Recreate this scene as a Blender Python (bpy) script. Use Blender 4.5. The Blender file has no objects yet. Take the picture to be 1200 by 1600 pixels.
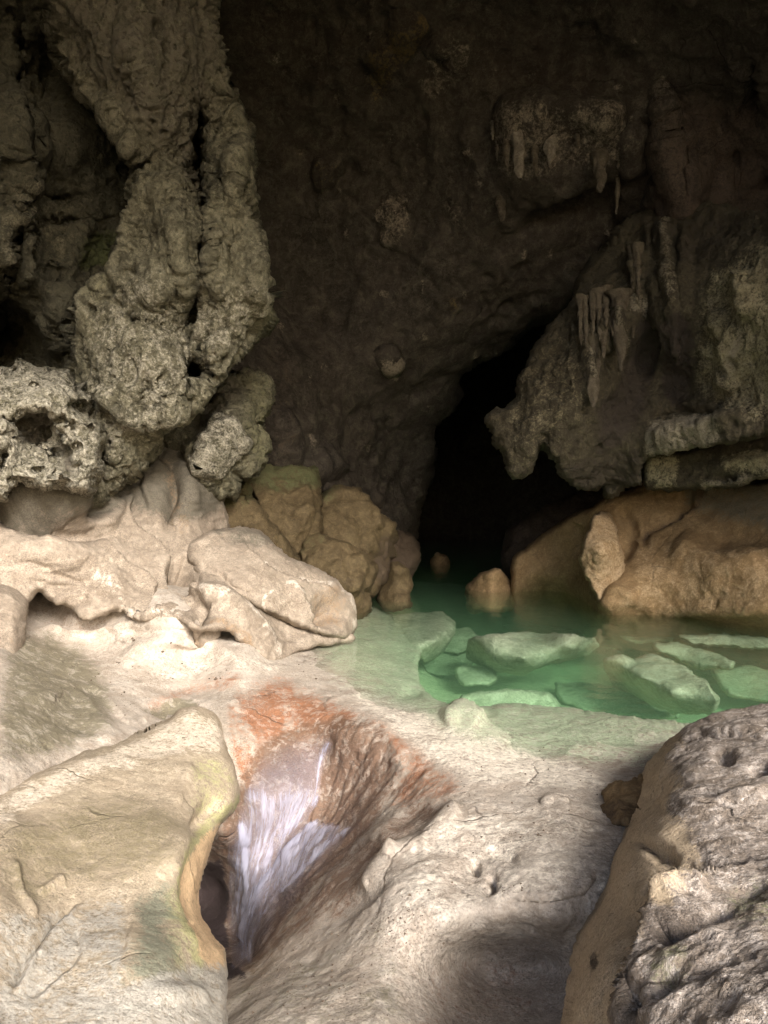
import bpy, math, time
import numpy as np
from mathutils import Vector

scene = bpy.context.scene
# ------------------------------------------------------------------ camera
F_PX = 1209.0            # focal length in photo pixels (photo is 1200 x 1600)
CAM = np.array([0.0, 0.0, 2.0])
PITCH = math.atan(40.0 / F_PX)
cam_data = bpy.data.cameras.new("camera")
cam_data.sensor_fit = 'VERTICAL'
cam_data.sensor_height = 36.0
cam_data.lens = 36.0 * F_PX / 1600.0
cam_data.clip_start = 0.05
cam_data.clip_end = 400.0
cam = bpy.data.objects.new("camera", cam_data)
cam.location = CAM
cam.rotation_euler = (math.pi / 2 - PITCH, 0, 0)
scene.collection.objects.link(cam)
scene.camera = cam
# ------------------------------------------------------------------ daylight from the cave mouth behind the camera
SUN_EL = math.radians(31.0)
SUN_AZ = math.radians(22.0)      # the light comes from behind the camera, a little from the right
world = bpy.data.worlds.new("World")
scene.world = world
world.use_nodes = True
wn = world.node_tree
bg = wn.nodes['Background']
sky = wn.nodes.new('ShaderNodeTexSky')
sky.sky_type = 'NISHITA'
sky.sun_disc = False
sky.sun_elevation = SUN_EL
sky.sun_rotation = math.radians(180.0) - SUN_AZ
sky.air_density = 1.0
sky.dust_density = 3.0
wn.links.new(sky.outputs[0], bg.inputs[0])
bg.inputs[1].default_value = 0.085
sun_d = bpy.data.lights.new("sun", 'SUN')
sun_d.energy = 2.0
sun_d.angle = math.radians(19.0)
sun_d.color = (1.0, 0.93, 0.85)
sun = bpy.data.objects.new("sun", sun_d)
sun_dir = Vector((math.sin(SUN_AZ) * math.cos(SUN_EL), -math.cos(SUN_AZ) * math.cos(SUN_EL), math.sin(SUN_EL)))
sun.rotation_euler = sun_dir.to_track_quat('Z', 'Y').to_euler()
sun.location = (3, -8, 9)
scene.collection.objects.link(sun)
vs = scene.view_settings
vs.view_transform = 'Standard'
vs.look = 'None'
vs.gamma = 1.0
vs.exposure = 1.82
scene.render.engine = 'CYCLES'
scene.cycles.use_denoising = True
scene.cycles.use_adaptive_sampling = True
scene.cycles.adaptive_threshold = 0.025
scene.cycles.max_bounces = 6
scene.cycles.diffuse_bounces = 3
scene.cycles.transparent_max_bounces = 12
scene.cycles.volume_bounces = 1
scene.cycles.sample_clamp_indirect = 8.0
scene.cycles.caustics_reflective = False
scene.cycles.caustics_refractive = False

# ------------------------------------------------------------------ numpy noise
_rng = np.random.RandomState(7)
_perm = _rng.permutation(256).astype(np.int64)
_perm = np.concatenate([_perm, _perm, _perm])
_g = _rng.normal(size=(256, 3)); _g /= np.linalg.norm(_g, axis=1)[:, None]

def _hash(ix, iy, iz):
    return _perm[_perm[_perm[ix & 255] + (iy & 255)] + (iz & 255)]

def perlin(p):
    i = np.floor(p).astype(np.int64); f = p - i
    w = f * f * f * (f * (f * 6 - 15) + 10)
    out = np.zeros(len(p))
    for dx in (0, 1):
        wx = w[:, 0] if dx else 1 - w[:, 0]
        for dy in (0, 1):
            wy = w[:, 1] if dy else 1 - w[:, 1]
            for dz in (0, 1):
                wz = w[:, 2] if dz else 1 - w[:, 2]
                h = _hash(i[:, 0] + dx, i[:, 1] + dy, i[:, 2] + dz)
                g = _g[h]
                out += wx * wy * wz * (g[:, 0] * (f[:, 0] - dx) + g[:, 1] * (f[:, 1] - dy) + g[:, 2] * (f[:, 2] - dz))
    return out * 1.6

def fbm(p, scale, octaves=4, gain=0.5, kind='fbm'):
    p = p / scale; a = 1.0; s = np.zeros(len(p)); t = 0
    for o in range(octaves):
        n = perlin(p + o * 17.3)
        if kind == 'ridged': n = 1 - 2 * np.abs(n)
        elif kind == 'billow': n = 2 * np.abs(n) - 0.5
        s += a * n; t += a; a *= gain; p = p * 2.03
    return s / t

_jit = _rng.rand(256, 3)
def worley(p):
    i = np.floor(p).astype(np.int64); f = p - i
    d1 = np.full(len(p), 9.0); d2 = np.full(len(p), 9.0)
    for dx in (-1, 0, 1):
        for dy in (-1, 0, 1):
            for dz in (-1, 0, 1):
                h = _hash(i[:, 0] + dx, i[:, 1] + dy, i[:, 2] + dz)
                j = _jit[h]
                d = (dx + j[:, 0] - f[:, 0])**2 + (dy + j[:, 1] - f[:, 1])**2 + (dz + j[:, 2] - f[:, 2])**2
                m = d < d1
                d2 = np.where(m, d1, np.minimum(d2, d)); d1 = np.where(m, d, d1)
    return np.sqrt(d1), np.sqrt(d2)

def sstep(a, b, x):
    t = np.clip((x - a) / (b - a), 0, 1); return t * t * (3 - 2 * t)

# ------------------------------------------------------------------ projection helpers
cp, sp = math.cos(PITCH), math.sin(PITCH)
def ray(u, v):
    a = (np.asarray(u, float) - 600) / F_PX; b = (800 - np.asarray(v, float)) / F_PX
    dy = cp + b * sp; dz = -sp + b * cp
    return a / dy, dz / dy                 # x and z per unit of Y
def P(u, v, Y):
    rx, rz = ray(u, v)
    return np.stack([rx * Y, Y * np.ones_like(rx), CAM[2] + rz * Y], -1)
def Yz(u, v, z):                            # distance at which the line of sight meets height z
    rx, rz = ray(u, v)
    return (z - CAM[2]) / rz

def tps_fit(c, val, lam=1e-3):
    c = np.asarray(c, float) / 200.0; n = len(c)
    r = np.linalg.norm(c[:, None] - c[None], axis=2)
    K = np.where(r > 0, r * r * np.log(r + 1e-12), 0) + lam * np.eye(n)
    Pm = np.hstack([np.ones((n, 1)), c])
    A = np.zeros((n + 3, n + 3)); A[:n, :n] = K; A[:n, n:] = Pm; A[n:, :n] = Pm.T
    sol = np.linalg.solve(A, np.concatenate([val, np.zeros(3)]))
    return c, sol
def tps_eval(model, u, v):
    c, sol = model; n = len(c)
    q = np.stack([u, v], -1) / 200.0
    out = sol[n] + q @ sol[n + 1:]
    for k in range(n):
        r2 = (q[:, 0] - c[k, 0])**2 + (q[:, 1] - c[k, 1])**2
        out += sol[k] * 0.5 * r2 * np.log(r2 + 1e-12)
    return out

def catmull(pts, sub=4, closed=True):
    p = np.asarray(pts, float); n = len(p); out = []
    for i in range(n if closed else n - 1):
        if closed:
            a, b, c, d = p[(i - 1) % n], p[i], p[(i + 1) % n], p[(i + 2) % n]
        else:
            a, b, c, d = p[max(i - 1, 0)], p[i], p[i + 1], p[min(i + 2, n - 1)]
        for k in range(sub):
            t = k / sub
            cr = 0.5 * (2 * b + (c - a) * t + (2 * a - 5 * b + 4 * c - d) * t * t + (3 * b - a - 3 * c + d) * t**3)
            out.append(0.6 * cr + 0.4 * (b * (1 - t) + c * t))
    if not closed: out.append(p[-1])
    return np.array(out)

def seg_dist(u, v, line, closed=False):
    """distance to a polyline, signed side (+ = right hand side when walking along it, v down) and parameter"""
    L = np.asarray(line, float)
    if closed: L = np.vstack([L, L[:1]])
    best = np.full(u.shape, 1e18); side = np.zeros(u.shape); par = np.zeros(u.shape)
    m = len(L) - 1
    for k in range(m):
        ax, ay = L[k]; bx, by = L[k + 1]
        ex, ey = bx - ax, by - ay; l2 = ex * ex + ey * ey + 1e-9
        t = np.clip(((u - ax) * ex + (v - ay) * ey) / l2, 0, 1)
        dx = u - ax - t * ex; dy = v - ay - t * ey
        d = dx * dx + dy * dy
        mk = d < best
        best = np.where(mk, d, best)
        side = np.where(mk, np.sign(ex * dy - ey * dx), side)
        par = np.where(mk, (k + t) / m, par)
    return np.sqrt(best), side, par

def inside(u, v, poly):
    c = np.zeros(u.shape, bool); n = len(poly)
    for i in range(n):
        x1, y1 = poly[i]; x2, y2 = poly[(i + 1) % n]
        if y1 == y2: continue
        cond = (y1 > v) != (y2 > v)
        c ^= cond & (u < (x2 - x1) * (v - y1) / (y2 - y1) + x1)
    return c

def sdf(u, v, poly):
    d, _, _ = seg_dist(u, v, poly, True)
    return np.where(inside(u, v, poly), d, -d)

def axis(lo, hi, step, f0, f1):
    """coordinates fine between f0 and f1 (the frame) and coarser outside"""
    a = []
    x = min(max(lo, f0), f1); s = step; left = []
    if lo < f0:
        y = f0
        while y > lo: s *= 1.12; y -= s; left.append(y)
    a = left[::-1]
    x = max(lo, f0)
    while x < min(hi, f1): a.append(x); x += step
    a.append(min(hi, f1)) if hi > f0 else None
    s = step
    if hi > f1:
        y = f1
        while y < hi: s *= 1.12; y += s; a.append(y)
    return np.unique(np.round(np.array(a), 4))

# ------------------------------------------------------------------ materials
def N(nt, t, **k):
    n = nt.nodes.new(t)
    for a, b in k.items(): setattr(n, a, b)
    return n
def noise_tex(nt, vec, scale, detail=6, rough=0.6, dist=0.0):
    n = N(nt, 'ShaderNodeTexNoise'); n.inputs['Scale'].default_value = scale
    n.inputs['Detail'].default_value = detail; n.inputs['Roughness'].default_value = rough
    n.inputs['Distortion'].default_value = dist
    nt.links.new(vec, n.inputs['Vector']); return n
def ramp(nt, fac, stops):
    r = N(nt, 'ShaderNodeValToRGB'); e = r.color_ramp.elements
    while len(e) < len(stops): e.new(0.5)
    for k, (p, c) in enumerate(stops):
        e[k].position = p; e[k].color = (c, c, c, 1) if not isinstance(c, tuple) else (*c, 1)
    nt.links.new(fac, r.inputs[0]); return r
def mixc(nt, fac, a, b, mode='MIX'):
    m = N(nt, 'ShaderNodeMix', data_type='RGBA', blend_type=mode)
    for s, x in ((0, fac), (6, a), (7, b)):
        if isinstance(x, bpy.types.NodeSocket): nt.links.new(x, m.inputs[s])
        elif s == 0: m.inputs[0].default_value = x
        else: m.inputs[s].default_value = (*x, 1)
    return m.outputs[2]
def math_n(nt, op, a, b=0.0, clamp=False):
    m = N(nt, 'ShaderNodeMath', operation=op); m.use_clamp = clamp
    for s, x in ((0, a), (1, b)):
        if isinstance(x, bpy.types.NodeSocket): nt.links.new(x, m.inputs[s])
        else: m.inputs[s].default_value = x
    return m.outputs[0]

def rock_mat(name, c1, c2, c3, speck=(0.1, 0.08, 0.06), speck_amt=0.3, scale=1.0, bump=0.5, bdist=0.03,
             rough=0.85, spec=0.3, masks=(), pit=0.0, crust=0.35, pepper=0.6, medb=0.8, crust_late=False, crack=0.5, crack_scale=1.3):
    """weathered limestone: three tones in patches, dark specks, painted growths, stains and some shade in vertex masks, fine relief"""
    m = bpy.data.materials.new(name); m.use_nodes = True; nt = m.node_tree
    bs = nt.nodes['Principled BSDF']
    tc = N(nt, 'ShaderNodeTexCoord'); vec = tc.outputs['Object']
    big = noise_tex(nt, vec, 0.9 * scale, 5, 0.6, 0.6)
    med = noise_tex(nt, vec, 4.5 * scale, 6, 0.68, 0.8)
    fin = noise_tex(nt, vec, 26 * scale, 4, 0.72, 0.3)
    mic = noise_tex(nt, vec, 75 * scale, 3, 0.7, 0.0)
    col = mixc(nt, ramp(nt, big.outputs[0], [(0.36, 0.0), (0.64, 1.0)]).outputs[0], c1, c2)
    col = mixc(nt, ramp(nt, med.outputs[0], [(0.42, 0.0), (0.68, 0.8)]).outputs[0], col, c3)
    seps = {}
    def put(col, attr, ch, mc, lo, hi):
        if attr not in seps:
            at = N(nt, 'ShaderNodeAttribute'); at.attribute_name = attr
            s_ = N(nt, 'ShaderNodeSeparateColor'); nt.links.new(at.outputs['Color'], s_.inputs[0]); seps[attr] = s_
        f = seps[attr].outputs[ch]
        # break up the edge of the mask with the rock's own grain
        nz = math_n(nt, 'MULTIPLY', math_n(nt, 'SUBTRACT', med.outputs[0], 0.5), 1.5)
        nz2 = math_n(nt, 'MULTIPLY', math_n(nt, 'SUBTRACT', fin.outputs[0], 0.5), 1.5)
        f = math_n(nt, 'ADD', math_n(nt, 'ADD', f, nz), nz2)
        mr = N(nt, 'ShaderNodeMapRange', interpolation_type='SMOOTHSTEP')
        nt.links.new(f, mr.inputs[0]); mr.inputs[1].default_value = lo - 0.05; mr.inputs[2].default_value = hi + 0.14; mr.inputs[4].default_value = 0.9
        # nothing where the mask is zero
        gate = math_n(nt, 'MULTIPLY', seps[attr].outputs[ch], 3.0, True)
        col = mixc(nt, math_n(nt, 'MULTIPLY', mr.outputs[0], gate), col, mc)
        return col
    first = [k for k in masks if not (crust_late and k[:2] == ('mB', 2))]; late = [k for k in masks if k not in first]
    isl = ramp(nt, noise_tex(nt, vec, 9 * scale, 6, 0.75, 0.7).outputs[0], [(0.52, 0.0), (0.60, crust)])
    def put_crust(col): return mixc(nt, isl.outputs[0], col, tuple(min(0.85, x * 1.3) for x in c3))
    if not crust_late: col = put_crust(col)
    for k in first: col = put(col, *k)
    if crust_late: col = put_crust(col)
    for k in late: col = put(col, *k)
    if speck_amt > 0:
        sp_ = ramp(nt, fin.outputs[0], [(0.30, 1.0), (0.43, 0.0)])
        sm = ramp(nt, noise_tex(nt, vec, 2.3 * scale, 3, 0.5).outputs[0], [(0.4, 0.15), (0.65, 1.0)])
        col = mixc(nt, math_n(nt, 'MULTIPLY', math_n(nt, 'MULTIPLY', sp_.outputs[0], sm.outputs[0]), speck_amt), col, speck)
    var = ramp(nt, fin.outputs[0], [(0.3, 0.78), (0.7, 1.16)])
    col = mixc(nt, 1.0, col, var.outputs[0], 'MULTIPLY')
    var2 = ramp(nt, mic.outputs[0], [(0.34, 0.60), (0.5, 1.0), (0.66, 1.30)])
    gr = ramp(nt, noise_tex(nt, vec, 2.9 * scale, 4, 0.6, 0.5).outputs[0], [(0.40, 0.25), (0.60, 1.0)])
    col = mixc(nt, gr.outputs[0], col, mixc(nt, 1.0, col, var2.outputs[0], 'MULTIPLY'))
    # hairline cracks: edges of a warped cell pattern, kept only here and there
    cv = N(nt, 'ShaderNodeTexVoronoi', feature='DISTANCE_TO_EDGE'); cv.inputs['Scale'].default_value = crack_scale
    wv2 = mixc(nt, 0.22, vec, noise_tex(nt, vec, 2.2, 4, 0.65).outputs['Color']); nt.links.new(wv2, cv.inputs['Vector'])
    cr = ramp(nt, cv.outputs[0], [(0.0, 1.0), (0.012, 0.0)])
    cg = ramp(nt, noise_tex(nt, vec, 1.4, 3, 0.6).outputs[0], [(0.50, 0.0), (0.60, 1.0)])
    crk = math_n(nt, 'MULTIPLY', math_n(nt, 'MULTIPLY', cr.outputs[0], cg.outputs[0]), crack)
    col = mixc(nt, crk, col, speck)
    # pale chalky crust in small irregular islands, dark pepper grains
    pep = ramp(nt, mic.outputs[0], [(0.26, 1.0), (0.34, 0.0)])
    col = mixc(nt, math_n(nt, 'MULTIPLY', pep.outputs[0], pepper), col, speck)
    nt.links.new(col, bs.inputs['Base Color'])
    bs.inputs['Roughness'].default_value = rough
    bs.inputs['Specular IOR Level'].default_value = spec
    h = math_n(nt, 'ADD', math_n(nt, 'MULTIPLY', med.outputs[0], medb), math_n(nt, 'ADD', math_n(nt, 'MULTIPLY', fin.outputs[0], 0.45), math_n(nt, 'MULTIPLY', mic.outputs[0], 0.2)))
    h = math_n(nt, 'SUBTRACT', h, math_n(nt, 'MULTIPLY', crk, 0.8))
    if pit > 0:
        vo = N(nt, 'ShaderNodeTexVoronoi'); vo.inputs['Scale'].default_value = 13 * scale
        wv = mixc(nt, 0.12, vec, med.outputs['Color'])
        nt.links.new(wv, vo.inputs['Vector'])
        pr = ramp(nt, vo.outputs[0], [(0.05, 0.0), (0.42, 1.0)])
        h = math_n(nt, 'ADD', h, math_n(nt, 'MULTIPLY', pr.outputs[0], pit))
    b = N(nt, 'ShaderNodeBump'); b.inputs['Strength'].default_value = bump; b.inputs['Distance'].default_value = bdist
    nt.links.new(h, b.inputs['Height']); nt.links.new(b.outputs[0], bs.inputs['Normal'])
    return m

# ------------------------------------------------------------------ object helpers
def mk_mesh(name, V, Fq, mat, parent=None, masks=None, origin=None, smooth=True):
    V = np.asarray(V, float)
    if origin is None:
        origin = np.array([V[:, 0].mean(), V[:, 1].mean(), V[:, 2].min()])
        if parent is not None: origin = np.zeros(3)
    me = bpy.data.meshes.new(name)
    Fq = np.asarray(Fq, np.int32)
    k = Fq.shape[1]
    me.vertices.add(len(V)); me.vertices.foreach_set('co', (V - origin).astype(np.float32).ravel())
    me.loops.add(Fq.size); me.loops.foreach_set('vertex_index', Fq.ravel())
    me.polygons.add(len(Fq)); me.polygons.foreach_set('loop_start', np.arange(0, Fq.size, k, dtype=np.int32))
    me.update(calc_edges=True)
    me.polygons.foreach_set('use_smooth', np.full(len(Fq), smooth, bool))
    if masks:
        for an, arr in masks.items():
            a = me.attributes.new(an, 'FLOAT_COLOR', 'POINT')
            rgba = np.ones((len(V), 4), np.float32); rgba[:, :3] = 0; rgba[:, :arr.shape[1]] = arr
            a.data.foreach_set('color', rgba.ravel())
    me.materials.append(mat)
    o = bpy.data.objects.new(name, me); scene.collection.objects.link(o)
    o.location = origin
    if parent is not None:
        o.parent = parent
        o.location = (0, 0, 0)
        me.transform(__import__('mathutils').Matrix.Translation(-Vector(parent.location)))
    return o

def tag(o, label=None, cat=None, group=None, kind=None):
    if label: o['label'] = label
    if cat: o['category'] = cat
    if group: o['group'] = group
    if kind: o['kind'] = kind
    return o

def grid_normals(Pm):
    du = np.gradient(Pm, axis=1); dv = np.gradient(Pm, axis=0)
    n = np.cross(dv, du); n /= np.linalg.norm(n, axis=2, keepdims=True) + 1e-12
    # face the camera
    d = CAM - Pm
    s = np.sign((n * d).sum(2, keepdims=True)); s[s == 0] = 1
    return n * s

# features: each returns metres of push along the outward normal
def ridge(line, w, amp, p=2.0, taper=True):
    L = catmull(line, 4, False)
    def f(u, v):
        d, s, t = seg_dist(u, v, L)
        e = np.clip(np.minimum(t, 1 - t) * 6, 0, 1) if taper else 1.0
        return amp * np.exp(-(d / w)**p) * e
    return f
def lip(line, w, amp, back=None, w2=None, side=1):
    """an edge: pushed out on one side of the line, cut in on the other"""
    L = catmull(line, 4, False); back = amp if back is None else back; w2 = w2 or w
    def f(u, v):
        d, s, t = seg_dist(u, v, L); s = s * side
        e = np.clip(np.minimum(t, 1 - t) * 6, 0, 1)
        sd = d * s
        out = amp * np.exp(-np.clip(-sd, 0, None) / w) * (sd <= 0) - back * np.exp(-np.clip(sd, 0, None) / w2) * (sd > 0)
        # smooth the jump over some pixels
        jump = 0.5 * (amp - back) + 0.5 * (amp + back) * np.clip(-sd / 3.0, -1, 1)
        k = np.exp(-d / w)
        out = np.where(d < 3.0, jump * np.exp(-3.0 / max(w, 1)), out)
        return out * e
    return f
def dent(cu, cv, ru, rv, depth, ang=0.0, p=3.0):
    a = math.radians(ang)
    def f(u, v):
        x = (u - cu) * math.cos(a) + (v - cv) * math.sin(a); y = -(u - cu) * math.sin(a) + (v - cv) * math.cos(a)
        return -depth * np.exp(-((x / ru)**2 + (y / rv)**2)**(p / 2))
    return f
def area(poly, soft, amp):
    A = catmull(poly, 3)
    def f(u, v): return amp * sstep(-soft, soft, sdf(u, v, A))
    return f
# painted growths, stains, some light and shade (0..1)
def m_area(poly, soft, k=1.0):
    A = catmull(poly, 3)
    def f(u, v): return k * sstep(-soft, soft, sdf(u, v, A))
    return f
def m_line(line, w, k=1.0):
    L = catmull(line, 4, False)
    def f(u, v):
        d, _, _ = seg_dist(u, v, L); return k * np.exp(-(d / w)**2)
    return f
def m_max(*fs):
    def f(u, v):
        r = fs[0](u, v)
        for g in fs[1:]: r = np.maximum(r, g(u, v))
        return r
    return f

FR = (-24, 1224, -24, 1624)
def relief(name, poly, ctrl, mat, step=3.0, zmode=False, r=30, B=0.4, T=1.0, r2=None, feats=(), noise=(),
           masks=None, warp=(3.0, 25.0), parent=None, extra=None, lam=1e-3, back_step=True, vfeats=(), ffeats=()):
    """A closed body of rock. Its front follows control points given as (u, v, distance) or (u, v, height);
    its rim rolls back by B metres and a rear side of thickness T closes it. Noise is real displacement in metres."""
    t0 = time.time()
    poly = catmull(poly, 3)
    lo = poly.min(0) - 12; hi = poly.max(0) + 12
    U = axis(lo[0], hi[0], step, FR[0], FR[1]); Vv = axis(lo[1], hi[1], step, FR[2], FR[3])
    gu, gv = np.meshgrid(U, Vv); shp = gu.shape
    u = gu.ravel().copy(); v = gv.ravel().copy()
    seed = (hash(name) % 97) if False else (len(name) * 13 + int(abs(poly[0, 0]) + abs(poly[0, 1]))) % 97
    wa, ws = warp
    q = np.stack([u, v, np.full_like(u, seed * 3.1)], -1)
    wu = fbm(q, ws, 4, 0.6) * wa * 2; wv = fbm(q + 51.7, ws, 4, 0.6) * wa * 2
    S = sdf(u + wu, v + wv, poly).reshape(shp)
    ins = S > 0
    gy, gx = np.gradient(S, Vv, U)
    # keep vertices adjacent to inside ones and pull them onto the outline
    near = np.zeros_like(ins)
    near[1:, :] |= ins[:-1, :]; near[:-1, :] |= ins[1:, :]; near[:, 1:] |= ins[:, :-1]; near[:, :-1] |= ins[:, 1:]
    near[1:, 1:] |= ins[:-1, :-1]; near[:-1, :-1] |= ins[1:, 1:]; near[1:, :-1] |= ins[:-1, 1:]; near[:-1, 1:] |= ins[1:, :-1]
    rim = near & ~ins
    keep = ins | rim
    gl = np.sqrt(gx**2 + gy**2) + 1e-6
    mvx = np.clip(-S / gl * gx / gl, -1.6 * step, 1.6 * step); mvy = np.clip(-S / gl * gy / gl, -1.6 * step, 1.6 * step)
    gu2 = np.where(rim, gu + mvx, gu); gv2 = np.where(rim, gv + mvy, gv)
    s = np.clip(S, 0, None); s[rim] = 0
    c = np.array([(a, b) for a, b, _ in ctrl], float); val = np.array([d for _, _, d in ctrl], float)
    Yc = Yz(c[:, 0], c[:, 1], val) if zmode else val
    model = tps_fit(c, 1.0 / Yc, lam)
    uf = gu2.ravel(); vf = gv2.ravel()
    inv = tps_eval(model, uf, vf)
    Yb = 1.0 / np.clip(inv, 1 / 60.0, 1 / 0.6)
    Yb = Yb.reshape(shp)
    if not zmode:
        Yb = np.clip(Yb, Yc.min() * 0.8, Yc.max() * 1.25)
    t = np.clip(s / r, 0, 1); prof = 1 - np.sqrt(np.clip(1 - (1 - t)**2, 0, 1))
    Yf = Yb + B * prof
    t2 = np.clip(s / (r2 or r), 0, 1); prof2 = np.sqrt(np.clip(1 - (1 - t2)**2, 0, 1))
    Ybk = Yb + B + T * prof2
    def disp(Pm, scl):
        n = grid_normals(Pm)
        uu = uf + 0; vv = vf + 0
        qq = np.stack([uu, vv, np.full_like(uu, seed * 1.7)], -1)
        du_ = fbm(qq, 40, 3) * 7; dv_ = fbm(qq + 33.1, 40, 3) * 7
        d = np.zeros(uf.shape)
        for f in feats: d += f(uu + du_, vv + dv_)
        for f in ffeats: d += f(uu, vv)
        Pm = Pm + n * d.reshape(shp)[..., None] * scl
        if vfeats:      # deep holes are sunk straight back so that their walls do not fold
            d = np.zeros(uf.shape)
            qv = np.stack([uu, vv, np.full_like(uu, 3.3)], -1)
            du2 = fbm(qv, 22, 4, .6) * 15; dv2 = fbm(qv + 71.1, 22, 4, .6) * 15
            for f in vfeats: d += f(uu + du2, vv + dv2)
            w = Pm - CAM; w /= np.linalg.norm(w, axis=2, keepdims=True)
            Pm = Pm - w * d.reshape(shp)[..., None]
        n = grid_normals(Pm)
        pts = Pm.reshape(-1, 3) + seed
        d = np.zeros(len(pts))
        for nz in noise: d += nz(pts, uf, vf)
        return Pm + n * d.reshape(shp)[..., None]
    front = disp(P(gu2, gv2, Yf), 1.0)
    bk = P(gu2, gv2, Ybk)
    idx = -np.ones(shp, int); kk = np.argwhere(keep)
    idx[keep] = np.arange(len(kk))
    VF = front[keep]
    nF = len(VF)
    a = idx[:-1, :-1]; b = idx[:-1, 1:]; cc = idx[1:, 1:]; dd = idx[1:, :-1]
    ok = (a >= 0) & (b >= 0) & (cc >= 0) & (dd >= 0)
    # only cells having at least one inside vertex
    anyin = ins[:-1, :-1] | ins[:-1, 1:] | ins[1:, 1:] | ins[1:, :-1]
    ok &= anyin
    FF = np.stack([a[ok], dd[ok], cc[ok], b[ok]], -1)
    # rear side: the rim vertices are shared
    VB = bk[keep]; rimk = rim[keep]
    map_b = np.where(rimk, np.arange(nF), -1)
    inn = ~rimk
    map_b[inn] = nF + np.arange(inn.sum())
    FB = map_b[FF][:, ::-1]
    VV = np.vstack([VF, VB[inn]]); FA = np.vstack([FF, FB])
    # drop unused vertices
    used = np.zeros(len(VV), bool); used[FA.ravel()] = True
    re = -np.ones(len(VV), int); re[used] = np.arange(used.sum())
    mk = None
    if masks:
        mk = {}
        uk = uf.reshape(shp)[keep]; vk = vf.reshape(shp)[keep]
        qq = np.stack([uk, vk, np.full_like(uk, 5.5)], -1)
        uk = uk + fbm(qq, 30, 4, 0.6) * 10; vk = vk + fbm(qq + 9.1, 30, 4, 0.6) * 10
        for an, fl in masks.items():
            arr = np.stack([np.clip(f(uk, vk), 0, 1) for f in fl], -1)
            arr = np.vstack([arr, np.zeros((inn.sum(), arr.shape[1]))])[used]
            mk[an] = arr
    o = mk_mesh(name, VV[used], re[FA], mat, parent, mk)
    print(f"  {name}: {used.sum()} verts {time.time() - t0:.1f}s")
    o_info[o.name] = model
    o_grid[o.name] = (U, Vv, front)
    return o
o_info = {}; o_grid = {}
def surf(name, u, v):
    """point of a finished relief on the line of sight that was built as (u, v)"""
    U, Vv, Fr = o_grid[name]
    iu = np.clip(np.searchsorted(U, u) - 1, 0, len(U) - 2); iv = np.clip(np.searchsorted(Vv, v) - 1, 0, len(Vv) - 2)
    a = ((u - U[iu]) / (U[iu + 1] - U[iu]))[:, None]; b = ((v - Vv[iv]) / (Vv[iv + 1] - Vv[iv]))[:, None]
    return (Fr[iv, iu] * (1 - a) * (1 - b) + Fr[iv, iu + 1] * a * (1 - b) + Fr[iv + 1, iu] * (1 - a) * b + Fr[iv + 1, iu + 1] * a * b)

# displacement builders (metres)
def nz_fbm(scale, amp, octv=4, gain=0.5, kind='fbm', stretch=(1, 1, 1), mask=None):
    st = np.array(stretch, float)
    def f(p, u, v):
        d = amp * fbm(p * st, scale, octv, gain, kind)
        if mask is not None: d = d * mask(u, v)
        return d
    return f
def nz_pits(scale, amp, thr=0.55, stretch=(1, 1, 1), mask=None, warp=0.35):
    """rounded solution pits separated by sharp ribs"""
    st = np.array(stretch, float)
    def f(p, u, v):
        q = p * st / scale
        w = np.stack([perlin(q * 1.1 + 3.3), perlin(q * 1.1 + 9.9), perlin(q * 1.1 + 27.1)], -1)
        d1, d2 = worley(q + w * warp)
        pit = 1 - sstep(0.12, thr, d1)
        sel = sstep(-0.15, 0.35, perlin(q * 0.31 + 5))
        d = -amp * pit * (0.25 + 0.75 * sel)
        if mask is not None: d = d * mask(u, v)
        return d
    return f
# ================================================================== MATERIALS
BEIGE = dict(c1=(0.45, 0.39, 0.33), c2=(0.36, 0.305, 0.25), c3=(0.57, 0.52, 0.46))
M_floor = rock_mat('wet_limestone', **BEIGE, speck=(0.10, 0.075, 0.06), speck_amt=0.6, scale=1.1, bump=0.75, bdist=0.03, rough=0.7, medb=.35, pepper=.9, crust_late=True, crust=.3,
    masks=[('mA', 0, (0.42, 0.48, 0.34), 0.2, 0.7),      # pale green wash near the pool
           ('mA', 1, (0.29, 0.12, 0.055), 0.25, 0.9),      # iron stain
           ('mA', 2, (0.17, 0.10, 0.065), 0.30, 0.7),       # dark brown wet slime, also shade painted into the front hollow
           ('mB', 0, (0.19, 0.17, 0.115), 0.25, 0.7),       # grey green grime
           ('mB', 1, (0.70, 0.64, 0.55), 0.35, 0.7),       # clean pale rock
           ('mB', 2, (0.04, 0.03, 0.035), 0.3, 0.6)])      # pit walls, their shade painted near black
M_lobe = rock_mat('algae_limestone', c1=(0.40, 0.33, 0.245), c2=(0.32, 0.27, 0.195), c3=(0.46, 0.39, 0.30), speck=(0.10, 0.085, 0.055), speck_amt=0.7,
    scale=1.3, bump=0.7, bdist=0.022, rough=0.8, medb=.3, pepper=1.0, crust=.5,
    masks=[('mA', 0, (0.20, 0.17, 0.105), 0.2, 0.8),      # olive film on the face
           ('mA', 1, (0.38, 0.37, 0.19), 0.30, 0.7),      # yellow green rim
           ('mA', 2, (0.60, 0.43, 0.26), 0.3, 0.6),       # ochre band
           ('mB', 0, (0.19, 0.20, 0.15), 0.2, 0.7),       # blue grey green patch
           ('mB', 1, (0.66, 0.58, 0.48), 0.35, 0.7),       # bare crest
           ('mB', 2, (0.40, 0.38, 0.34), 0.3, 0.65)])      # grey bare rock
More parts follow.
